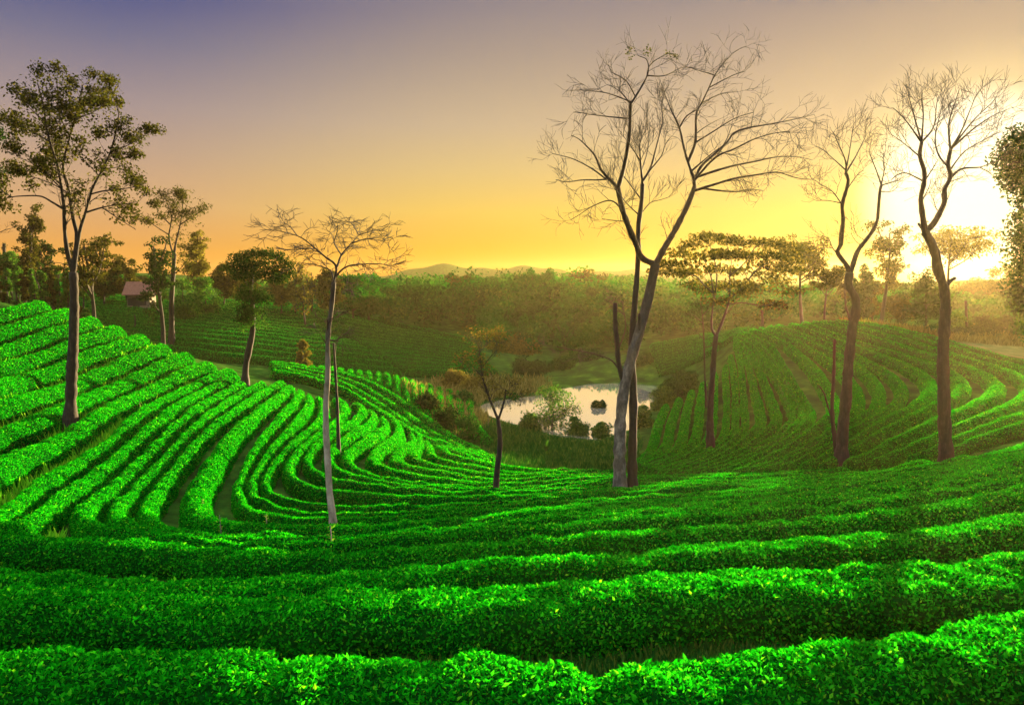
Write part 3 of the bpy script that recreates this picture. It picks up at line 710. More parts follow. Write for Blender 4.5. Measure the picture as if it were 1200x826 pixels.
t = Tree('layered_sapling', 'small layered sapling just left of the umbrella tree trunk', 'sapling', (827, 470), BARKDARK, 51)
t.limb([(828,472),(826,440),(825,400),(823,368),(820,352)], 1.3, .5, part='trunk', n=14)
for p in ([(824,375),(812,369),(803,368)], [(823,370),(832,360),(838,357)], [(825,400),(815,388),(806,384)], [(825,410),(838,404),(845,402)]): t.limb(p, .6, .3)
t.leaf_at(t.clumps_px([(820,356),(812,366),(828,360),(806,368),(836,357),(810,386),(842,403),(820,362),(815,357)], .7), .75, 60, .17, DARKLEAF, flat=.3)

# ---- left hand trees
t = Tree('tall_leafy_tree', 'tall loosely leaved tree with three upright stems on the left slope', 'tree', (82, 492), BARK, 6)
t.limb([(82,494),(83,470),(84,440),(86,400),(87,360),(87,340),(86,320)], 6.6, 4.4, part='trunk', sides=12, n=28)
for p, r0, r1, sw in [([(86,322),(80,301),(76,273),(75,245),(72,220),(67,192),(59,168),(54,146),(50,120),(44,98)],3.4,.7,-.8), ([(87,320),(90,278),(86,257),(81,227),(79,215),(74,200),(76,183),(81,164),(87,142),(92,120),(97,100)],3.6,.7,.8),
                      ([(88,318),(93,273),(100,250),(105,231),(111,215),(119,201),(129,179),(135,157),(139,135),(136,112)],3.,.6,.5), ([(71,246),(61,237),(47,230),(23,230),(9,232),(-4,237)],1.5,.6,-.8), ([(14,231),(6,226),(-2,220)],.8,.4,.5),
                      ([(102,252),(117,244),(131,241),(148,239),(163,236)],1.4,.5,1.), ([(120,245),(140,257),(159,269)],.9,.4,-1.), ([(108,228),(121,224),(140,222),(158,219),(171,215)],1.3,.5,-1.2), ([(130,178),(146,172),(160,165),(170,160)],1.1,.4,.9),
                      ([(59,168),(44,158),(30,150),(18,146)],1.1,.4,1.), ([(54,146),(38,130),(26,118)],1.,.4,-.8), ([(72,215),(52,200),(34,190),(20,184)],1.1,.4,-1.3), ([(82,160),(70,135),(68,112),(66,95)],1.2,.4,-1.), ([(92,120),(108,112),(122,106)],.9,.4,1.),
                      ([(87,142),(104,134),(116,128)],.9,.4,-1.3), ([(74,200),(60,180)],.8,.4,1.2), ([(120,200),(138,196),(155,190)],.9,.4,1.1), ([(81,225),(62,216),(40,208),(20,204)],1.1,.4,.7)]:
    t.limb(p, r0, r1, sw, sides=7)
e = t.twigs(gens=3, dens=1.35, length=.26, up=.2, spread=.9, lim=(.3, 1.1), rmin=.008)
px, py = proj(e); q = t.rng.rand(len(e)); up_ = py < 205
keep = (up_ & (q < .95)) | (~up_ & (px < 50) & (q < .7)) | (~up_ & (px > 135) & (q < .5)) | (q < .2)
t.leaf_at(e[keep], .33, 9, .14, OLIVE)
t.leaf_at(t.clumps_px([(30,105),(42,95),(55,92),(68,94),(78,100),(90,108),(104,112),(118,120),(130,128),(140,140),(24,122),(36,118),(50,110),(62,112),(74,118),(86,124),(100,130),(18,140),(30,134),(44,130),(58,132),(72,138),(60,150),(46,148),(34,152),(84,140),(96,148),(112,140),(124,150),(140,156),(16,158)], 2.2), .6, 42, .14, OLIVE)
t = Tree('slender_crowned_tree', 'slender tree with rounded leafy top behind the left slope crest', 'tree', (201, 402), BARK, 7)
t.limb([(201,404),(201,375),(201,350),(203,320),(204,297)], 3.6, 2.4, part='trunk', n=22)
for p, r0, sw in [([(204,298),(206,285),(212,259),(214,236),(210,226)],1.8,.6), ([(203,300),(198,278),(201,257),(197,240),(192,230)],1.6,-.6), ([(213,262),(229,252),(240,245)],.9,.7), ([(199,275),(185,267),(172,258)],.8,-.5), ([(202,330),(190,318),(184,310)],1.,.5), ([(203,325),(214,312),(222,302)],.8,-.6), ([(198,262),(186,250),(183,240)],.8,.9)]:
    t.limb(p, r0, .4, sw, sides=6)
e = t.twigs(gens=2, dens=1.3, length=.3, up=.2, lim=(.3, 1.2))
t.leaf_at(np.vstack([e[proj(e)[1] < 262], t.clumps_px([(190,238),(200,228),(212,224),(222,226),(232,236),(238,246),(186,250),(170,258),(205,238),(220,240),(228,252),(214,232),(196,232),(232,262)], 2)]), .8, 16, .24, OLIVE)
t.leaf_at(t.clumps_px([(212,300),(220,308),(208,285),(190,315),(214,275),(222,318),(205,262)], 1.5), 1.1, 60, .25, OLIVE)
t = Tree('dense_small_tree', 'small tree with dense dark crown and a shaggy stem on the left hill crest', 'tree', (288, 451), BARK, 8)
t.limb([(287,453),(288,429),(292,408),(296,387),(296,360),(294,335),(298,312)], 4.2, 1.8, part='trunk', n=20)
for p in ([(295,340),(282,322),(272,312)], [(296,335),(312,318),(325,310)], [(296,360),(308,352),(312,346)], [(296,380),(305,374),(308,368)], [(297,322),(306,304),(312,298)]): t.limb(p, 1.1, .5, sides=6)
t.twigs(gens=1, dens=1.5, length=.4, lim=(.3, 1.))
C8 = [(288,300),(300,297),(313,298),(326,302),(334,310),(336,320),(277,304),(270,313),(283,312),(296,310),(309,310),(322,318),(328,326),(292,324),(290,338),(294,350),(288,362),(286,374),(298,366),(304,346),(310,350),(290,312),(302,320),(315,325),(281,322),(285,347)]
t.leaf_at(np.vstack([t.clumps_px(C8, 1.), t.clumps_px(C8, 1.)]), .72, 200, .16, DARKLEAF)
t.leaf_at(t.clumps_px([(304,372),(308,382),(292,382),(300,378),(286,384)], .6), .55, 70, .15, GREENLEAF)

t = Tree('flat_topped_bare_tree', 'slender bare tree with pale lower trunk and flat spreading top in the hollow', 'bare tree', (390, 618), BARKWHITE_SUNLIT, 9)
t.trim = .88
t.limb([(391,620),(389,600),(386,575),(384,540),(382,505),(382,470),(384,440),(384,400),(386,380),(389,355),(391,331)], 4.4, 2.5, part='trunk', sides=11, n=40)
t.bark = BARK
for p, r0, sw in [([(391,330),(388,318),(376,312),(360,309),(341,306)],1.3,.8), ([(391,331),(394,312),(381,301),(368,290),(352,278),(328,271),(310,269),(296,267)],1.9,-.9), ([(394,314),(396,310),(400,299),(410,287),(421,275),(428,266)],1.7,.7),
                  ([(400,298),(392,286),(390,276),(383,270)],1.2,1.), ([(391,328),(402,315),(418,310),(450,310),(463,317),(472,323)],1.5,-.5), ([(424,311),(430,322),(440,331)],.6,.4), ([(408,317),(408,325),(405,337)],.5,-.4), ([(350,278),(338,264),(325,260)],.8,.8),
                  ([(412,285),(430,280),(450,282),(464,280)],1.,-1.), ([(421,275),(440,270),(458,272)],.9,.9), ([(391,284),(396,268),(393,256)],.9,-.7), ([(370,292),(352,292),(338,294)],.7,1.2), ([(421,276),(412,262),(400,257)],.8,1.2), ([(450,310),(458,304),(466,304)],.5,.4)]:
    t.limb(p, r0, .35, sw, sides=6)
t.limb([(386,401),(394,399),(401,392)], 1.7, .6, .2); t.limb([(384,402),(378,396),(373,387)], 1., .4, -.2); t.limb([(385,395),(384,385),(384,374)], 1.9, 1., -.1, 'broken_stub', mat=BARKDARK)
t.twigs(gens=3, dens=4., length=.3, up=.06, spread=1., lim=(.3, .65), rmin=.006, flat=.35, skip=1)
t = Tree('dead_trunk', 'thin bare dead trunk close behind the flat-topped bare tree', 'dead tree', (397, 527), BARK, 91)
t.limb([(397,529),(396,500),(395,470),(393,435),(391,402)], 2.3, 1.2, part='trunk', n=20); t.limb([(392,420),(394,405),(397,396)], .8, .5); t.twigs(gens=1, dens=1, length=.3, lim=(.2, .5), skip=1)
t = Tree('forked_sapling', 'small crooked forked tree with few rusty leaves between the hollow and the pond', 'tree', (581, 578), BARKDARK, 10)
t.limb([(581,580),(582,560),(583,548),(586,520),(584,492)], 4., 2.7, part='trunk', sides=9, n=22)
for p, r0, r1, sw in [([(584,493),(576,473),(568,451),(564,431),(561,403)],2.,.6,.4), ([(585,494),(590,473),(593,457)],1.9,1.3,-.3), ([(566,440),(552,428),(545,425)],.9,.4,.5), ([(564,431),(575,418),(585,408)],.8,.4,-.7), ([(593,460),(600,462),(605,466)],.7,.4,.2), ([(562,412),(572,402),(580,396)],.6,.3,.8)]:
    t.limb(p, r0, r1, sw, sides=6)
e = t.twigs(gens=3, dens=2.4, length=.45, up=.2, lim=(.35, 1.3))
t.leaf_at(e[::2], .3, 5, .11, RUST); t.leaf_at(t.clumps_px([(600,462),(604,466),(550,427)], .2), .3, 40, .12, GREENLEAF)

# ---- trees at the frame edges
t = Tree('dense_edge_tree', 'big dark dense-leaved tree cut by the right frame edge beside the sun', 'tree', (1250, 470), BARKDARK, 11, Y=44)
t.limb([(1250,475),(1248,400),(1245,330),(1240,260),(1236,200),(1234,170)], 12, 5, part='trunk', sides=10, n=20)
for p in ([(1240,260),(1215,240),(1195,225)], [(1236,200),(1210,190),(1188,190)], [(1243,310),(1215,300),(1196,290)], [(1246,350),(1215,345),(1196,335)], [(1234,175),(1210,165),(1195,165)], [(1236,210),(1270,180),(1290,170)]): t.limb(p, 3, 1)
t.twigs(gens=2, dens=1., length=.4, lim=(.5, 2.))
C11 = [(1190,172),(1180,185),(1186,200),(1200,158),(1196,190),(1195,215),(1204,230),(1190,212),(1204,255),(1198,272),(1195,290),(1198,308),(1205,322),(1196,335),(1202,350),(1212,170),(1225,155),(1240,150),(1215,200),(1230,190),(1250,165),(1270,180),(1215,240),(1230,230),(1250,220),(1270,230),(1212,280),(1230,270),(1250,280),(1215,310),(1235,320),(1212,345),(1235,350),(1206,358)]
t.leaf_at(np.vstack([t.clumps_px(C11, 2.5)] * 2), 1.15, 190, .24, DARKLEAF)
t.leaf_at(t.clumps_px([(1196,385),(1204,392),(1212,400),(1200,376),(1190,362),(1220,380)], 1.), .6, 70, .2, GREENLEAF)
t = Tree('edge_branch_tree', 'leafy tree mostly outside the left frame edge, a few leaf tufts showing', 'tree', (-45, 470), BARK, 12, Y=34)
t.limb([(-45,473),(-42,400),(-40,320),(-38,250),(-40,190),(-42,150)], 6, 2, part='trunk', n=18)
for p in ([(-39,270),(-20,225),(-6,210),(3,203)], [(-40,220),(-20,180),(-5,165),(2,158)], [(-38,300),(-15,280),(5,270),(12,268)], [(-40,200),(-60,170),(-75,160)]): t.limb(p, 1.4, .4, .1)
t.twigs(gens=2, dens=1.2, length=.3, lim=(.3, 1.))
t.leaf_at(t.clumps_px([(-2,205),(3,200),(-4,212),(-3,160),(1,156),(-10,150),(-20,190),(-30,160),(-25,210),(-50,140),(-60,170),(-45,180)], .4), .5, 60, .17, DARKLEAF)

# ------------------------------------------------------------------ background trees, bushes and the wood
def far_tree(name, label, px, top, hw, Y, kind, m, group, seed, foot=None, bark=BARK, cat='tree'):
    rng = R(seed); b = at(px, 340, Y); b[2] = float(H(b[0], b[1])); k = Y / PXM
    topz = at(px, top, Y)[2]; h = max(topz - b[2], 1.); cw = hw * k
    e = thing(name, label, cat, group, tuple(b)); T = Tubes()
    crown_lo = {'round': .3, 'umbrella': .62, 'tall': .55, 'cone': .12, 'bare': .5, 'bush': .0, 'tuft': .7}[kind]
    lean = rng.normal(size=2) * .03 * h
    z = np.linspace(0, .93, 9); P = np.stack([lean[0] * z ** 2 + .02 * h * np.sin(z * 5 + seed), lean[1] * z ** 2, z * h - .2], -1)
    r0 = np.clip(.018 * h, .06, .3)
    T.add(P, np.linspace(r0 * 1.3, r0 * .35, 9), 6)
    T.build('trunk', bark, e)
    T = Tubes(); C = []
    nl = {'umbrella': 9, 'bush': 5, 'tuft': 4}.get(kind, 10)
    for i in range(nl):
        f = rng.uniform(crown_lo * .85, .85); p = np.array([np.interp(f, z, P[:, j]) for j in range(3)]); a = rng.uniform(0, 2 * np.pi)
        prof = {'round': np.sin(np.pi * np.clip((f - .2) / .85, 0, 1)) ** .6, 'umbrella': 1., 'tall': .8, 'cone': 1.08 - f, 'bare': .9, 'bush': .8, 'tuft': .8}[kind]
        tz = {'umbrella': rng.uniform(.82, .97) * h - p[2], 'cone': .02 * h}.get(kind, rng.uniform(.04, .22) * h)
        q = p + np.array([np.cos(a), np.sin(a), 0]) * cw * prof * rng.uniform(.55, .95) + [0, 0, tz]
        mid = (p + q) / 2 + rng.normal(size=3) * .06 * cw - [0, 0, .05 * h]
        W = _cr(np.array([p, mid, q]), 7); T.add(W, np.linspace(r0 * .45, .02 + .0004 * Y, 7), 5, cap=False); C += [q, W[4]]
        for j in range(5 if kind in ('bare', 'umbrella', 'tall') else 2):
            s_ = W[rng.randint(2, 7)]; v = s_ + (rng.normal(size=3) * [.35, .35, .2] + [0, 0, .16]) * cw
            T.add(_cr(np.array([s_, (s_ + v) / 2 + rng.normal(size=3) * .04 * cw, v]), 5), np.linspace(.02 + .0003 * Y, .008 + .0002 * Y, 5), 4, cap=False); C.append(v)
    T.build('crown', bark, e)
    C = np.array(C); extra = []
    for i in range({'round': 26, 'umbrella': 20, 'tall': 14, 'cone': 40, 'bare': 2, 'bush': 26, 'tuft': 6}[kind]):
        f = rng.uniform(crown_lo, 1.); a = rng.uniform(0, 2 * np.pi); u = np.sqrt(rng.rand())
        rad = {'round': np.sqrt(max(0, 1 - ((f - .62) / .42) ** 2)), 'umbrella': 1. if f > .75 else .5, 'tall': np.sqrt(max(0, 1 - ((f - .78) / .25) ** 2)), 'cone': 1.05 - f, 'bare': .8, 'bush': np.sqrt(max(.05, 1 - (f - .3) ** 2 * 1.9)), 'tuft': .8}[kind]
        zz = f * h if kind != 'umbrella' else (.8 + .2 * (1 - u * u) - .12 * rng.rand()) * h
        extra.append([np.cos(a) * cw * rad * u, np.sin(a) * cw * rad * u, zz])
    C = np.vstack([C, np.array(extra)])
    per = {'bare': 8, 'umbrella': 42, 'tall': 40, 'bush': 60}.get(kind, 55)
    rad = cw * {'bush': .36, 'cone': .2, 'bare': .22, 'umbrella': .26}.get(kind, .3)
    n = len(C) * per; off = nrm(rng.normal(size=(n, 3))) * (rng.rand(n, 1) ** .45) * rad; off[:, 2] *= .45 if kind == 'umbrella' else .8
    Q = np.repeat(C, per, 0) + off; Q[:, 2] = np.maximum(Q[:, 2], .05)
    v, tt = leaves(Q, nrm(off + np.array([0, 0, .3 * rad])), np.clip(.0034 * Y, .14, .6), rng, wr=.6, lift=.2, droop=.15)
    mk('foliage', v, [tt], m, [0], e, [False])
    return e
BG = [
 # name, label, px, top, half width, Y, kind, material
 ('slim_tree','slim upright tree with a ragged leafy head, leftmost of the trees behind the left slope',38,241,14,95,'tall',OLIVE),
 ('round_tree','round dark tree close right of the slim leftmost background tree',52,284,14,100,'round',DARKLEAF),
 ('small_umbrella_tree','small flat-crowned tree partly behind the tall leafy tree trunk',106,276,26,72,'umbrella',OLIVE),
 ('round_tree','dark bushy round tree behind the slender crowned tree',186,277,20,84,'round',DARKLEAF),
 ('airy_tree','airy thin-leaved tree right of the slender crowned tree',233,278,15,105,'tall',RUST),
 ('round_tree','broad low tree near the red-roofed farmhouse, on its left',148,304,16,112,'round',OLIVE),
 ('round_tree','pale green tree at the left frame edge behind the orchard bushes',14,298,16,115,'round',GREENLEAF),
 ('round_tree','dark low tree between the orchard bushes and the farmhouse',122,309,16,110,'round',DARKLEAF),
 ('bushy_tree','bushy green tree just left of the dense dark small tree',262,312,16,112,'round',OLIVE),
 ('bushy_tree','low green tree right below the airy thin-leaved tree',240,328,16,104,'bush',GREENLEAF),
 ('bushy_tree','spreading green shrub tree at the far hill top, left of the dense dark tree',215,332,18,100,'bush',GREENLEAF),
 ('bushy_tree','yellowish tree directly behind the dense dark small tree',283,316,16,118,'round',OLIVE),
 ('rusty_tree','tall rusty thin tree in the scrub right of the dense dark tree',346,308,14,114,'bare',RUST),
 ('rusty_tree','low rusty tree in the scrub beside the dense dark tree',330,324,14,110,'round',RUST),
 ('rusty_tree','rusty tree left of the flat-topped tree trunk',365,314,16,116,'bare',RUST),
 ('rusty_tree','olive scrub tree directly behind the flat-topped tree trunk',386,318,16,112,'round',OLIVE),
 ('rusty_tree','olive tree right of the flat-topped tree trunk at the wood edge',412,322,18,122,'round',WOODLEAF),
 ('rusty_tree','bare rusty tree between the scrub and the flat-topped tree',356,330,15,106,'bare',RUST),
 ('bushy_tree','green tree at the left end of the wood',432,324,18,128,'round',WOODLEAF),
 ('skyline_tree','round-headed tree breaking the skyline of the wood, above the left end of the pond',622,321,16,170,'round',WOODLEAF),
 ('skyline_tree','highest tree on the skyline of the wood, above the middle of the pond',641,316,13,180,'tall',WOODLEAF),
 ('skyline_tree','broad tree on the skyline of the wood left of the tallest bare tree',688,322,20,185,'round',OLIVE),
 ('skyline_tree','slim pair-like tree on the skyline at the left part of the wood',532,322,10,190,'tall',OLIVE),
 ('skyline_tree','small round tree on the skyline at the left part of the wood',552,324,13,185,'round',OLIVE),
 ('ridge_umbrella_tree','leafy umbrella tree on the right ridge beside the large umbrella tree',941,284,29,86,'umbrella',OLIVE),
 ('ridge_small_tree','small thin tree on the right ridge between two bigger ones',969,313,17,86,'umbrella',OLIVE),
 ('tall_ridge_tree','tall slim tree with a small round crown between the two big bare trees',1037,262,19,92,'tall',OLIVE),
 ('ragged_tree','ragged dark tree behind the snaking bare tree',1012,312,14,100,'round',DARKLEAF),
 ('ragged_tree','small ragged tree low behind the snaking bare tree',1023,330,12,104,'round',OLIVE),
 ('conical_tree','broad conical dark tree behind the stout bare tree trunk',1086,318,36,98,'cone',DARKLEAF),
 ('domed_tree','wide domed thin tree glowing in front of the sun, behind the stout bare tree',1113,271,42,120,'umbrella',RUST),
 ('ragged_tree','low bushy tree left of the broad conical tree',1057,346,18,100,'round',OLIVE),
 ('ragged_tree','low bushy tree right of the broad conical tree',1120,366,15,84,'bush',GREENLEAF),
 ('haze_tree','hazy rounded tree on the skyline right of the sun',1172,318,22,180,'round',OLIVE),
 ('haze_tree','hazy low tree in the valley right behind the ridge',1150,330,26,200,'round',OLIVE),
 ('haze_tree','hazy tree in the valley between the ridge trees',1000,334,18,150,'round',OLIVE),
 ('haze_tree','hazy tree behind the umbrella tree trunk, in the valley',905,352,20,150,'round',OLIVE),
]
for i, (nm, lb, px, top, hw, Y, kind, m) in enumerate(BG):
    far_tree(nm, lb, px, top, hw, Y, kind, m, 'trees beyond the tea slopes', 500 + i)
BUSH = [
 ('round_bush','lone brown bush standing on the far left tea hill',353,400,9,76,RUST),
 ('round_bush','dark rounded bush at the far left end of the pond',622,431,26,96,DARKLEAF),
 ('brown_bush','large brownish bush behind the left end of the pond',598,404,34,112,RUST),
 ('rusty_bush','orange bush at the foot of the far tea hill',533,437,15,78,RUST),
 ('rusty_bush','orange shrub right of the short tea hedges near the pond',556,444,13,80,RUST),
 ('dark_bush','dark bush on the left pond bank below the short tea hedges',500,462,14,62,DARKLEAF),
 ('dark_bush','dark bush lower down the left pond bank',522,478,18,58,DARKLEAF),
 ('dark_bush','deep green bush between the left pond bank and the crooked forked tree',548,488,17,56,BUSHGREEN),
 ('dark_bush','deep green bush at the left tip of the pond',543,462,13,70,BUSHGREEN),
 ('leafy_bush','big leafy bush standing in front of the pond water',648,457,30,60,GREENLEAF),
 ('leafy_bush','leafy bush low on the near pond shore right of the big bush',680,490,14,58,GREENLEAF),
 ('leafy_bush','leafy bush on the near pond shore just left of the pale trunk',708,496,13,57,GREENLEAF),
 ('leafy_bush','leafy bush low on the near pond shore left of the big bush',622,488,13,59,GREENLEAF),
 ('islet_bush','small round bush growing out of the pond water',702,471,9,70,DARKLEAF),
 ('bank_bush','green bush on the right bank of the pond',778,455,14,68,GREENLEAF),
 ('bank_bush','deep green bush on the right bank further up',790,446,18,70,BUSHGREEN),
 ('bank_bush','small green bush low on the right bank beside the dark slim tree',757,478,13,60,GREENLEAF),
 ('bank_bush','deep green bush at the top of the right bank below the hazy slope',806,436,17,72,BUSHGREEN),
 ('shore_bush','green bush on the far shore behind the pond, left',660,436,16,98,BUSHGREEN),
 ('shore_bush','green bush on the far shore behind the pond, right of the pale trunk',752,430,15,92,BUSHGREEN),
 ('shore_bush','green bush on the far shore behind the pond, in the middle',690,432,18,102,BUSHGREEN),
 ('ridge_bush','dark bush on the ridge right of the stout bare tree',1150,374,18,84,DARKLEAF),
 ('ridge_bush','dark green bush beside the bare clearing near the right frame edge',1180,374,18,86,DARKLEAF),
 ('ridge_bush','low dark bush directly right of the stout trunk',1132,386,15,82,DARKLEAF),
 ('ridge_bush','dark bush at the right frame edge behind the clearing',1205,372,17,86,DARKLEAF),
 ('ridge_bush','dark bush at the left end of the bare clearing',1100,384,14,82,BUSHGREEN),
]
for i, (nm, lb, px, top, hw, Y, m) in enumerate(BUSH):
    far_tree(nm, lb, px, top, hw, Y, 'bush', m, 'bushes round the pond and fields', 700 + i, cat='bush')
for i in range(11):
    far_tree('orchard_bush', f'{_ORD[i]} small round bush from the left in the orchard row behind the left slope', 2 + i * 9.6, 313 + (i * 7 % 4), 4.6, 92, 'bush', GREENLEAF if i % 3 else OLIVE, 'orchard bushes in a row', 760 + i, cat='bush')
# banana-like plants at the near shore
def broad_plant(label, px, py, hpx, seed, Y):
    rng = R(seed); b = at(px, py, Y); b[2] = float(H(b[0], b[1])); h = hpx * Y / PXM
    e = thing('broadleaf_plant', label, 'plant', 'broad-leaved plants by the pond', tuple(b)); T = Tubes(); T.add(np.array([[0,0,-.1],[.02,0,h*.3],[.03,.02,h*.5]]), [.09,.07,.05], 6); T.build('stem', GRASSM, e)
    V, F, n = [], [], 0
    for k in range(11):
        a = rng.uniform(0, 6.3); u = np.array([np.cos(a), np.sin(a), 0]); s_ = np.array([-u[1], u[0], 0]); l = h * rng.uniform(.55, .8)
        for j in range(6):
            f = j / 5; p = np.array([0, 0, h * .3]) + u * l * (.35 + .3 * (k % 3) / 2) * f ** 1.3 + np.array([0, 0, l * (1.05 * f - (.15 + .3 * (k % 3) / 2) * f * f)]); w_ = .1 * l * np.sin(np.pi * min(f * .9 + .1, 1)) + .01
            V += [p - s_ * w_, p + [0, 0, -.03 * l], p + s_ * w_]
        for j in range(5): F += [[n+3*j, n+3*j+1, n+3*j+4, n+3*j+3], [n+3*j+1, n+3*j+2, n+3*j+5, n+3*j+4]]
        n += 18
    mk('leaves', V, [np.array(F)], GREENLEAF, [0], e)
broad_plant('broad-leaved plant in the green meadow just before the pond', 640, 540, 20, 803, 46)

# the wood across the valley
rng = R(77); V, F, MI, n = [], [], [], 0
ctr = []
while len(ctr) < 1500:
    Y = rng.uniform(90, 270); px = rng.uniform(-80, 1350); p = at(px, 340, Y); x, y = p[0], p[1]
    if px < 392 and Y < 175: continue
    if px < 575 and Y < 138: continue
    if 735 < px and Y < 130: continue
    if 575 < px < 800 and Y < 112: continue
    if Y > 138 and rng.rand() < .3: continue
    z = float(H(x, y)); topz = np.interp(px, [400, 560, 640, 760, 800, 1200], [-.8, -.6, .3, .2, -.012 * Y, -.02 * Y]) + rng.uniform(-3.2, -.2) - max(0, (138 - Y) * .16); ctr.append((x, y, z, float(np.clip(topz - z, .9, max(1., .4 + .11 * (Y - 88)) if 560 < px < 800 else 11))))
for x, y, z, h in ctr:
    h = h * rng.choice([.6, .8, 1., 1., 1.18]); cw = h * rng.uniform(.26, .55); per = int(np.clip(60000 / math.hypot(x, y), 220, 420))
    nl = 7; cl = np.stack([rng.normal(size=nl) * cw * .45, rng.normal(size=nl) * cw * .45, rng.uniform(.35, .92, nl) * h], -1)
    c = cl[rng.randint(0, nl, per)]; off = nrm(rng.normal(size=(per, 3))) * (rng.rand(per, 1) ** .4) * cw * .55
    Q = c + off + [x, y, z]; Q[:, 2] = np.maximum(Q[:, 2], z)
    v, t_ = leaves(Q, nrm(off + [0, 0, .3]), .0042 * math.hypot(x, y), rng, wr=.75); V.append(v); F.append(t_ + n); n += len(v); MI.append(np.full(len(t_), rng.choice([0, 0, 0, 0, 1, 1, 1, 2, 3])))
tag(mk('wood', np.vstack(V), [np.vstack(F)], [WOODLEAF, WOODDARK, GREENLEAF, WOODLEAF], [np.concatenate(MI)], None, [False]), 'hazy green wood filling the valley beyond the pond', 'wood', kind='stuff')

# meadow grass by the pond, dry grass on the right ridge
def blades(name, cond, dens, Lr, m, seed, label, cat):
    rng = R(seed); P = cond(rng)
    N = np.tile([0., 0, 1.], (len(P), 1)); v, t_ = leaves(P, N, rng.uniform(*Lr, len(P)), rng, wr=.12, lift=2.2, fold=.05)
    tag(mk(name, v, [t_], m, [0], None, [False]), label, cat, kind='stuff')
def scatter_px(poly, n, tmin):
    poly = np.array(poly, float)
    def f(rng):
        lo, hi_ = poly.min(0), poly.max(0); q = rng.uniform(lo, hi_, (n * 2, 2)); q = q[sdist(q[:, 0], q[:, 1], poly) < 0][:n]
        w_, ok = hit(q[:, 0], q[:, 1], 0., tmin); w_ = w_[ok] + rng.normal(size=(ok.sum(), 2)) * .25
        if len(w_): w_ = w_[sdist(w_[:, 0], w_[:, 1], POND) > .2]
        return np.c_[w_, H(w_[:, 0], w_[:, 1])]
    return f
blades('meadow_grass', scatter_px([(540,520),(575,492),(640,512),(700,520),(745,508),(745,545),(700,553),(600,556),(560,540)], 26000, 25), 1, (.2, .5), MEADOW, 5, 'rough green grass in the meadow before the pond', 'grass')
blades('bank_grass', scatter_px([(470,455),(545,440),(640,445),(650,462),(560,482),(575,495),(540,520),(520,500)], 9000, 40), 1, (.4, 1.), STRAW, 6, 'tawny grass on the left bank of the pond', 'grass')
def ridge(rng):
    px = rng.uniform(985, 1215, 16000); Y = rng.uniform(79, 93, 16000); dx, dy, _ = ray(px, np.full_like(px, 385.)); t_ = Y / dy
    x, y = dx * t_, Y; return np.c_[x, y, H(x, y)]
blades('dry_grass', ridge, 1, (.45, 1.15), STRAW, 8, 'tall dry grass along the right ridge behind the tea rows', 'grass')

# grass strips in the left slope paths, sunlight painted into their bright colour
def painted_sun_strips(rng):
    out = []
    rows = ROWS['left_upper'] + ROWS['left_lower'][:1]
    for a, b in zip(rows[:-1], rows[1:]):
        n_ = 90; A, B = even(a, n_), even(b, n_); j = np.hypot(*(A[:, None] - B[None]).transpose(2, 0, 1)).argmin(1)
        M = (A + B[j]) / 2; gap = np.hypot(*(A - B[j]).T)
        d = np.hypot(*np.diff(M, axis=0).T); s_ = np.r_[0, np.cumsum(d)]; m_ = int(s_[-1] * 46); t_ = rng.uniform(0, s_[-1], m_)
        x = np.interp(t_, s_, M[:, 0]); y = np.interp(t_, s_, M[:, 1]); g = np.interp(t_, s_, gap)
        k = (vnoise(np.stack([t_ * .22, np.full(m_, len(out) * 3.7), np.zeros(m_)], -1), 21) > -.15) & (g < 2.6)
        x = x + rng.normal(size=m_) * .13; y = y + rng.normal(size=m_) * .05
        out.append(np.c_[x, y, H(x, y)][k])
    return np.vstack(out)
blades('path_grass_painted_sun', painted_sun_strips, 1, (.22, .5), PATHGRASS_SUN, 15, 'path grass between left slope tea rows, sunlight painted in as bright yellow-green', 'grass')

blades('hedge_weeds', scatter_px([(430,752),(600,742),(900,728),(900,790),(700,806),(430,800)], 9000, 4), 1, (.08, .22), MEADOW, 16, 'low green weeds on the path between the two nearest hedges', 'grass')
# bare clearing at the right edge
cl = []
q, ok = hit(np.array([1085, 1120, 1170, 1260, 1260, 1200, 1150, 1115.]), np.array([402, 397, 394, 398, 428, 421, 412, 407.]), 0, 30)
c0 = q.mean(0); ring = even(np.vstack([q, q[:1]]), 49)[:-1]; V, F = [np.r_[c0, 0]], []
for f in (.33, .66, 1.): V += [np.r_[c0 + (p - c0) * f, 0] for p in ring]
V = np.array(V); V[:, 2] = H(V[:, 0], V[:, 1]) + .07; n = 48; a = np.arange(n); b = (a + 1) % n
tag(mk('clearing', V, [np.stack([np.zeros(n, int), 1 + a, 1 + b], -1), np.vstack([np.stack([1+k*n+a, 1+(k+1)*n+a, 1+(k+1)*n+b, 1+k*n+b], -1) for k in (0, 1)])], CLEAR, [0, 0]), kind='structure')

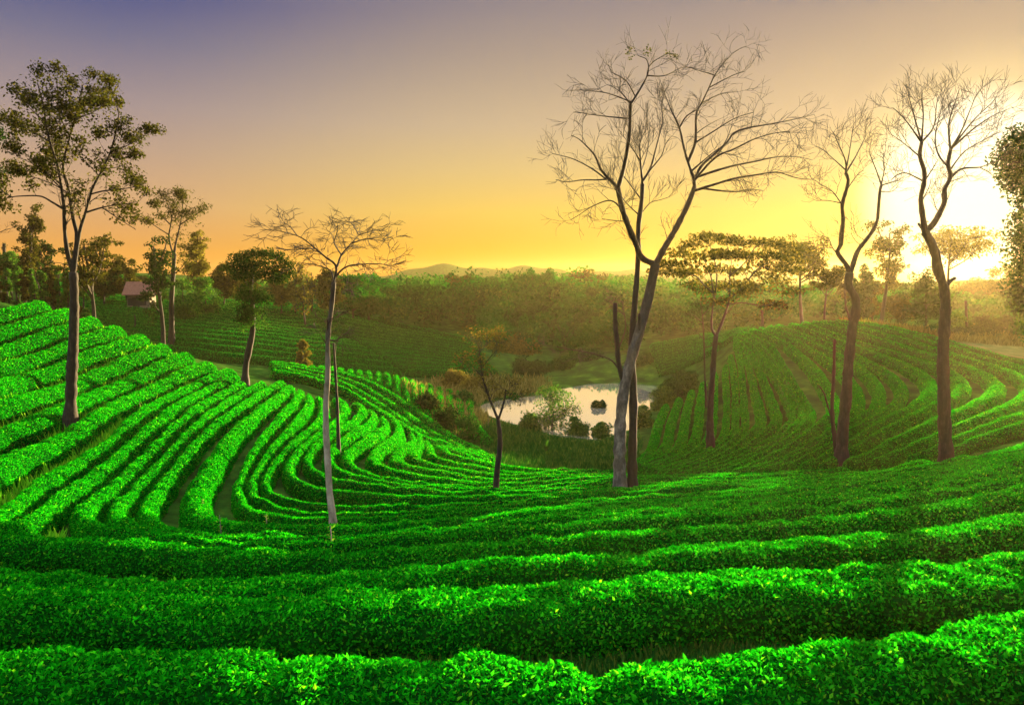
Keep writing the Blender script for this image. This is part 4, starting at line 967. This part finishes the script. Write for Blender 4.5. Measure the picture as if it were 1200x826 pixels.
# posts, farmhouse, sprigs
def post(name, label, px, foot_py, top, rpx, seed, m=BARKDARK, tuft=None, Y=None):
    t = Tree(name, label, 'post', (px, foot_py), m, seed, Y=Y)
    t.limb([(px, foot_py + 1), (px + .4, (foot_py + top) / 2), (px - .3, top)], rpx, rpx * .85, part='trunk' if tuft is not None else 'shaft', n=8)
    if tuft is not None: t.leaf_at(t.clumps_px([(px, top), (px + 1, top + 3), (px - 1, top + 5)], .2), .35, 40, .2, tuft)
    return t
post('ridge_stump', 'short stump with a leafy tuft on the right ridge line', 893, 383, 364, 1.6, 61, tuft=OLIVE)
post('field_post', 'plain wooden post on the ridge right of the stout bare tree', 1132, 388, 353, 1.7, 62, Y=84)
post('field_post', 'small post at the crest of the left slope', 158, 384, 369, .9, 63)
post('creeper_stump', 'leaning stump wrapped in creeper at the left frame edge', 5, 345, 286, 2.2, 64, tuft=DARKLEAF)
def house(label, px, py, Y, wpx):
    b = at(px, py, Y); b[2] = float(H(b[0], b[1])) - .1; k = Y / PXM; w_ = wpx * k; d = w_ * .6; hh = 2.6
    e = thing('farmhouse', label, 'house', None, tuple(b))
    x, y = w_ / 2, d / 2
    V = [(-x,-y,0),(x,-y,0),(x,y,0),(-x,y,0),(-x,-y,hh),(x,-y,hh),(x,y,hh),(-x,y,hh),(-x,0,hh+1.5),(x,0,hh+1.5)]
    o = mk('wall', V, [np.array([(0,1,5,4),(1,2,6,5),(2,3,7,6),(3,0,4,7)]), np.array([(4,8,7),(5,6,9)])], WALLM, [0, 0], e, [False, False])
    u = .5; V = [(-x-u,-y-u,hh-.25),(x+u,-y-u,hh-.25),(x+u,0,hh+1.62),(-x-u,0,hh+1.62),(x+u,y+u,hh-.25),(-x-u,y+u,hh-.25)]
    V += [(a, b_, c + .14) for a, b_, c in V]
    mk('roof', V, [np.array([(0,3,2,1),(3,5,4,2),(6,7,8,9),(9,8,10,11),(0,1,7,6),(4,5,11,10),(1,2,8,7),(2,4,10,8),(3,0,6,9),(5,3,9,11)])], ROOFM, [0], e, [False])
    for nm, xc, w2, z0, z1 in (('door', -w_*.1, .5, 0, 2.), ('window', -w_*.32, .5, .9, 1.9), ('window', w_*.2, .5, .9, 1.9)):
        V = [(xc-w2,-y-.05,z0),(xc+w2,-y-.05,z0),(xc+w2,-y-.05,z1),(xc-w2,-y-.05,z1),(xc-w2,-y+.02,z0),(xc+w2,-y+.02,z0),(xc+w2,-y+.02,z1),(xc-w2,-y+.02,z1)]
        mk(nm, V, [np.array([(0,1,2,3),(0,4,5,1),(1,5,6,2),(2,6,7,3),(3,7,4,0)])], DARKW, [0], e, [False])
house('small farmhouse with a red tiled roof among trees behind the left slope', 165, 332, 108, 26)
SPR = [(905,600,12,'tall pale shoot sticking out of a tea hedge right of centre'), (388,640,26,'pale shoot standing at the foot of the flat-topped bare tree'), (258,622,20,'pale shoot where the hedges bend at the bottom of the hollow'), (238,598,14,'pale shoot on the bend left of the hollow bottom'),
       (312,612,10,'thin shoot beside the dark bend in the hollow'), (572,497,9,'pale stake on the bank left of the crooked forked tree'), (540,500,9,'pale stake further left on the pond bank'), (662,580,9,'shoot just left of the pale trunk'), (164,480,10,'thin shoot right of the tall leafy tree foot'), (480,640,8,'small shoot on the broad hedge below the hollow')]
for i, (px, py, hp, lb) in enumerate(SPR):
    w_, ok = hit([px], [py], .5, 9); rng = R(900 + i); b = np.r_[w_[0], float(H(*w_[0]))]; h = hp * b[1] / PXM + .5
    e = thing('tea_shoot', lb, 'shoot', 'shoots and stakes among the tea', tuple(b)); T = Tubes(); T.add(np.array([[0,0,0],[.02,0,h*.5],[-.01,.02,h]]), [.02,.016,.009], 5); T.build('stem', BARKPALE, e)
    if i not in (5, 6):
        P = np.c_[rng.normal(size=(26, 2)) * .03, np.linspace(.45, 1, 26) * h]; N = nrm(np.c_[rng.normal(size=(26, 2)), np.full(26, .4)]); v, t_ = leaves(P, N, .02 * h + .07, rng); mk('leaves', v, [t_], GRASSM, [0], e, [False])
HAZE = .00013
EXPOSURE = 3.0
SKY = .08
DUST = 2.0
BACK_FILL = 1.7
UP_FILL = 2.7
GLOW = [(.95, .987, (.03, .025, .0)), (.984, .9975, (.25, .2, .05)), (.992, .998, (.8, .8, .75))]
# ================================================================== camera, sun, sky, haze
SUN_AZ, SUN_EL = math.radians(31.7), math.radians(5.5)
cam = bpy.data.cameras.new('camera'); co = bpy.data.objects.new('camera', cam); COL.objects.link(co)
cam.sensor_width = 36; cam.lens = FPX / 1200 * 36; cam.clip_start = .1; cam.clip_end = 6000
co.location = (0, 0, 0); co.rotation_euler = (math.pi / 2 - PITCH, 0, 0)
sc.camera = co
sun = bpy.data.lights.new('sun', 'SUN'); so = bpy.data.objects.new('sun', sun); COL.objects.link(so)
sun.energy = 5; sun.angle = math.radians(.5); sun.color = (1, .72, .36)
so.rotation_euler = (math.pi / 2 - SUN_EL, 0, math.pi - SUN_AZ)
w = bpy.data.worlds.new('World'); sc.world = w; w.use_nodes = True
nt = w.node_tree; nt.nodes.clear(); new, link = nt.nodes.new, nt.links.new
sky = new('ShaderNodeTexSky'); sky.sky_type = 'NISHITA'; sky.sun_disc = False
sky.sun_elevation = SUN_EL; sky.sun_rotation = SUN_AZ; sky.air_density = 1.0; sky.dust_density = DUST; sky.ozone_density = 4.0
def lin(c): return tuple((v / 255 / 12.92 if v < 10.3 else ((v / 255 + .055) / 1.055) ** 2.4) for v in c)
def vm(op, a, b=None, s=None):
    n = new('ShaderNodeVectorMath'); n.operation = op; link(a, n.inputs[0])
    if b is not None:
        if isinstance(b, tuple): n.inputs[1].default_value = b
        else: link(b, n.inputs[1])
    if s is not None: n.inputs['Scale'].default_value = s
    return n
def mp(v, lo, hi, o0=0., o1=1.):
    n = new('ShaderNodeMapRange'); n.inputs[1].default_value = lo; n.inputs[2].default_value = hi; n.inputs[3].default_value = o0; n.inputs[4].default_value = o1
    n.interpolation_type = 'SMOOTHSTEP'; link(v, n.inputs[0]); return n.outputs[0]
def mixc(f, a, b, mode='MIX'):
    n = new('ShaderNodeMix'); n.data_type = 'RGBA'; n.blend_type = mode
    for k, v in (('Factor', f), ('A', a), ('B', b)):
        if isinstance(v, (int, float)): n.inputs[k].default_value = v
        else: link(v, n.inputs[k])
    return n.outputs['Result']
tc = new('ShaderNodeTexCoord'); dirn = vm('NORMALIZE', tc.outputs['Generated']).outputs[0]
sp = new('ShaderNodeSeparateXYZ'); link(dirn, sp.inputs[0])
cosun = vm('DOT_PRODUCT', dirn, (math.sin(SUN_AZ) * math.cos(SUN_EL), math.cos(SUN_AZ) * math.cos(SUN_EL), math.sin(SUN_EL))).outputs['Value']
away = ramp(new, [(p, lin(c)) for p, c in [(0, (238, 158, 60)), (.03, (240, 168, 76)), (.086, (226, 177, 124)), (.15, (198, 166, 142)), (.2, (174, 153, 150)), (.27, (126, 121, 146)), (.32, (84, 90, 142)), (.42, (100, 104, 150)), (.6, (195, 195, 205)), (1, (225, 225, 235))]])
near = ramp(new, [(p, lin(c)) for p, c in [(0, (250, 168, 16)), (.03, (252, 184, 28)), (.086, (250, 208, 92)), (.14, (234, 201, 130)), (.195, (216, 189, 149)), (.28, (182, 161, 143)), (.36, (140, 130, 140)), (.44, (150, 140, 145)), (.6, (195, 195, 205)), (1, (225, 225, 235))]])  # last stops of both ramps, overhead and unseen, lightened as added fill
link(sp.outputs[2], away.inputs[0]); link(sp.outputs[2], near.inputs[0])
grad = mixc(mp(cosun, .5, .88), away.outputs[0], near.outputs[0])
def glow(lo, hi, c):
    n = new('ShaderNodeVectorMath'); n.operation = 'SCALE'; n.inputs[0].default_value = c; link(mp(cosun, lo, hi), n.inputs['Scale']); return n.outputs[0]
tot = grad
for lo, hi, c in GLOW: tot = vm('ADD', tot, glow(lo, hi, c)).outputs[0]
_b = new('ShaderNodeVectorMath'); _b.operation = 'SCALE'; link(tot, _b.inputs[0]); link(mp(cosun, .4, -.3, 1., BACK_FILL), _b.inputs['Scale']); tot = _b.outputs[0]   # unseen sky behind the viewer brightened as added fill light
_u = new('ShaderNodeVectorMath'); _u.operation = 'SCALE'; link(tot, _u.inputs[0]); link(mp(sp.outputs[2], .4, .75, 1., UP_FILL), _u.inputs['Scale']); tot = _u.outputs[0]  # sky overhead, out of view, brightened to add fill from above
# physical sky, its brightest part held back as the photo's exposure does
nn = vm('SCALE', sky.outputs[0], s=.05).outputs[0]
nn = vm('DIVIDE', nn, vm('ADD', vm('SCALE', nn, s=.8).outputs[0], (1, 1, 1)).outputs[0]).outputs[0]
tot = mixc(.9, nn, tot)
bg = new('ShaderNodeBackground'); bg.inputs['Strength'].default_value = SKY
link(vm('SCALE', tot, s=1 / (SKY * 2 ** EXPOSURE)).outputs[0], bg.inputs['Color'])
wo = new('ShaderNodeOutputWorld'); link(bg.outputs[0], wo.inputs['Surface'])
# haze
if HAZE:
    lo, hi = (-770, -70, -16.5), (770, 815, 13.6)
    V = [(x, y, z) for x in (lo[0], hi[0]) for y in (lo[1], hi[1]) for z in (lo[2], hi[2])]
    hm, hn, hl = mat('haze_air')
    pv = hn('ShaderNodeVolumePrincipled'); pv.inputs['Color'].default_value = (1, .8, .38, 1); pv.inputs['Density'].default_value = HAZE; pv.inputs['Anisotropy'].default_value = .65
    ho = hn('ShaderNodeOutputMaterial'); hl(pv.outputs[0], ho.inputs['Volume'])
    tag(mk('haze', V, [np.array([(0,1,3,2),(4,6,7,5),(0,4,5,1),(2,3,7,6),(0,2,6,4),(1,5,7,3)])], hm), kind='stuff')
sc.view_settings.view_transform = 'Standard'; sc.view_settings.look = 'None'; sc.view_settings.gamma = 1; sc.view_settings.use_curve_mapping = False
sc.view_settings.exposure = EXPOSURE
sc.render.engine = 'CYCLES'
sc.cycles.max_bounces = 6; sc.cycles.diffuse_bounces = 3; sc.cycles.glossy_bounces = 3; sc.cycles.transmission_bounces = 4; sc.cycles.volume_bounces = 1
sc.cycles.use_denoising = True
sc.cycles.sample_clamp_indirect = 6
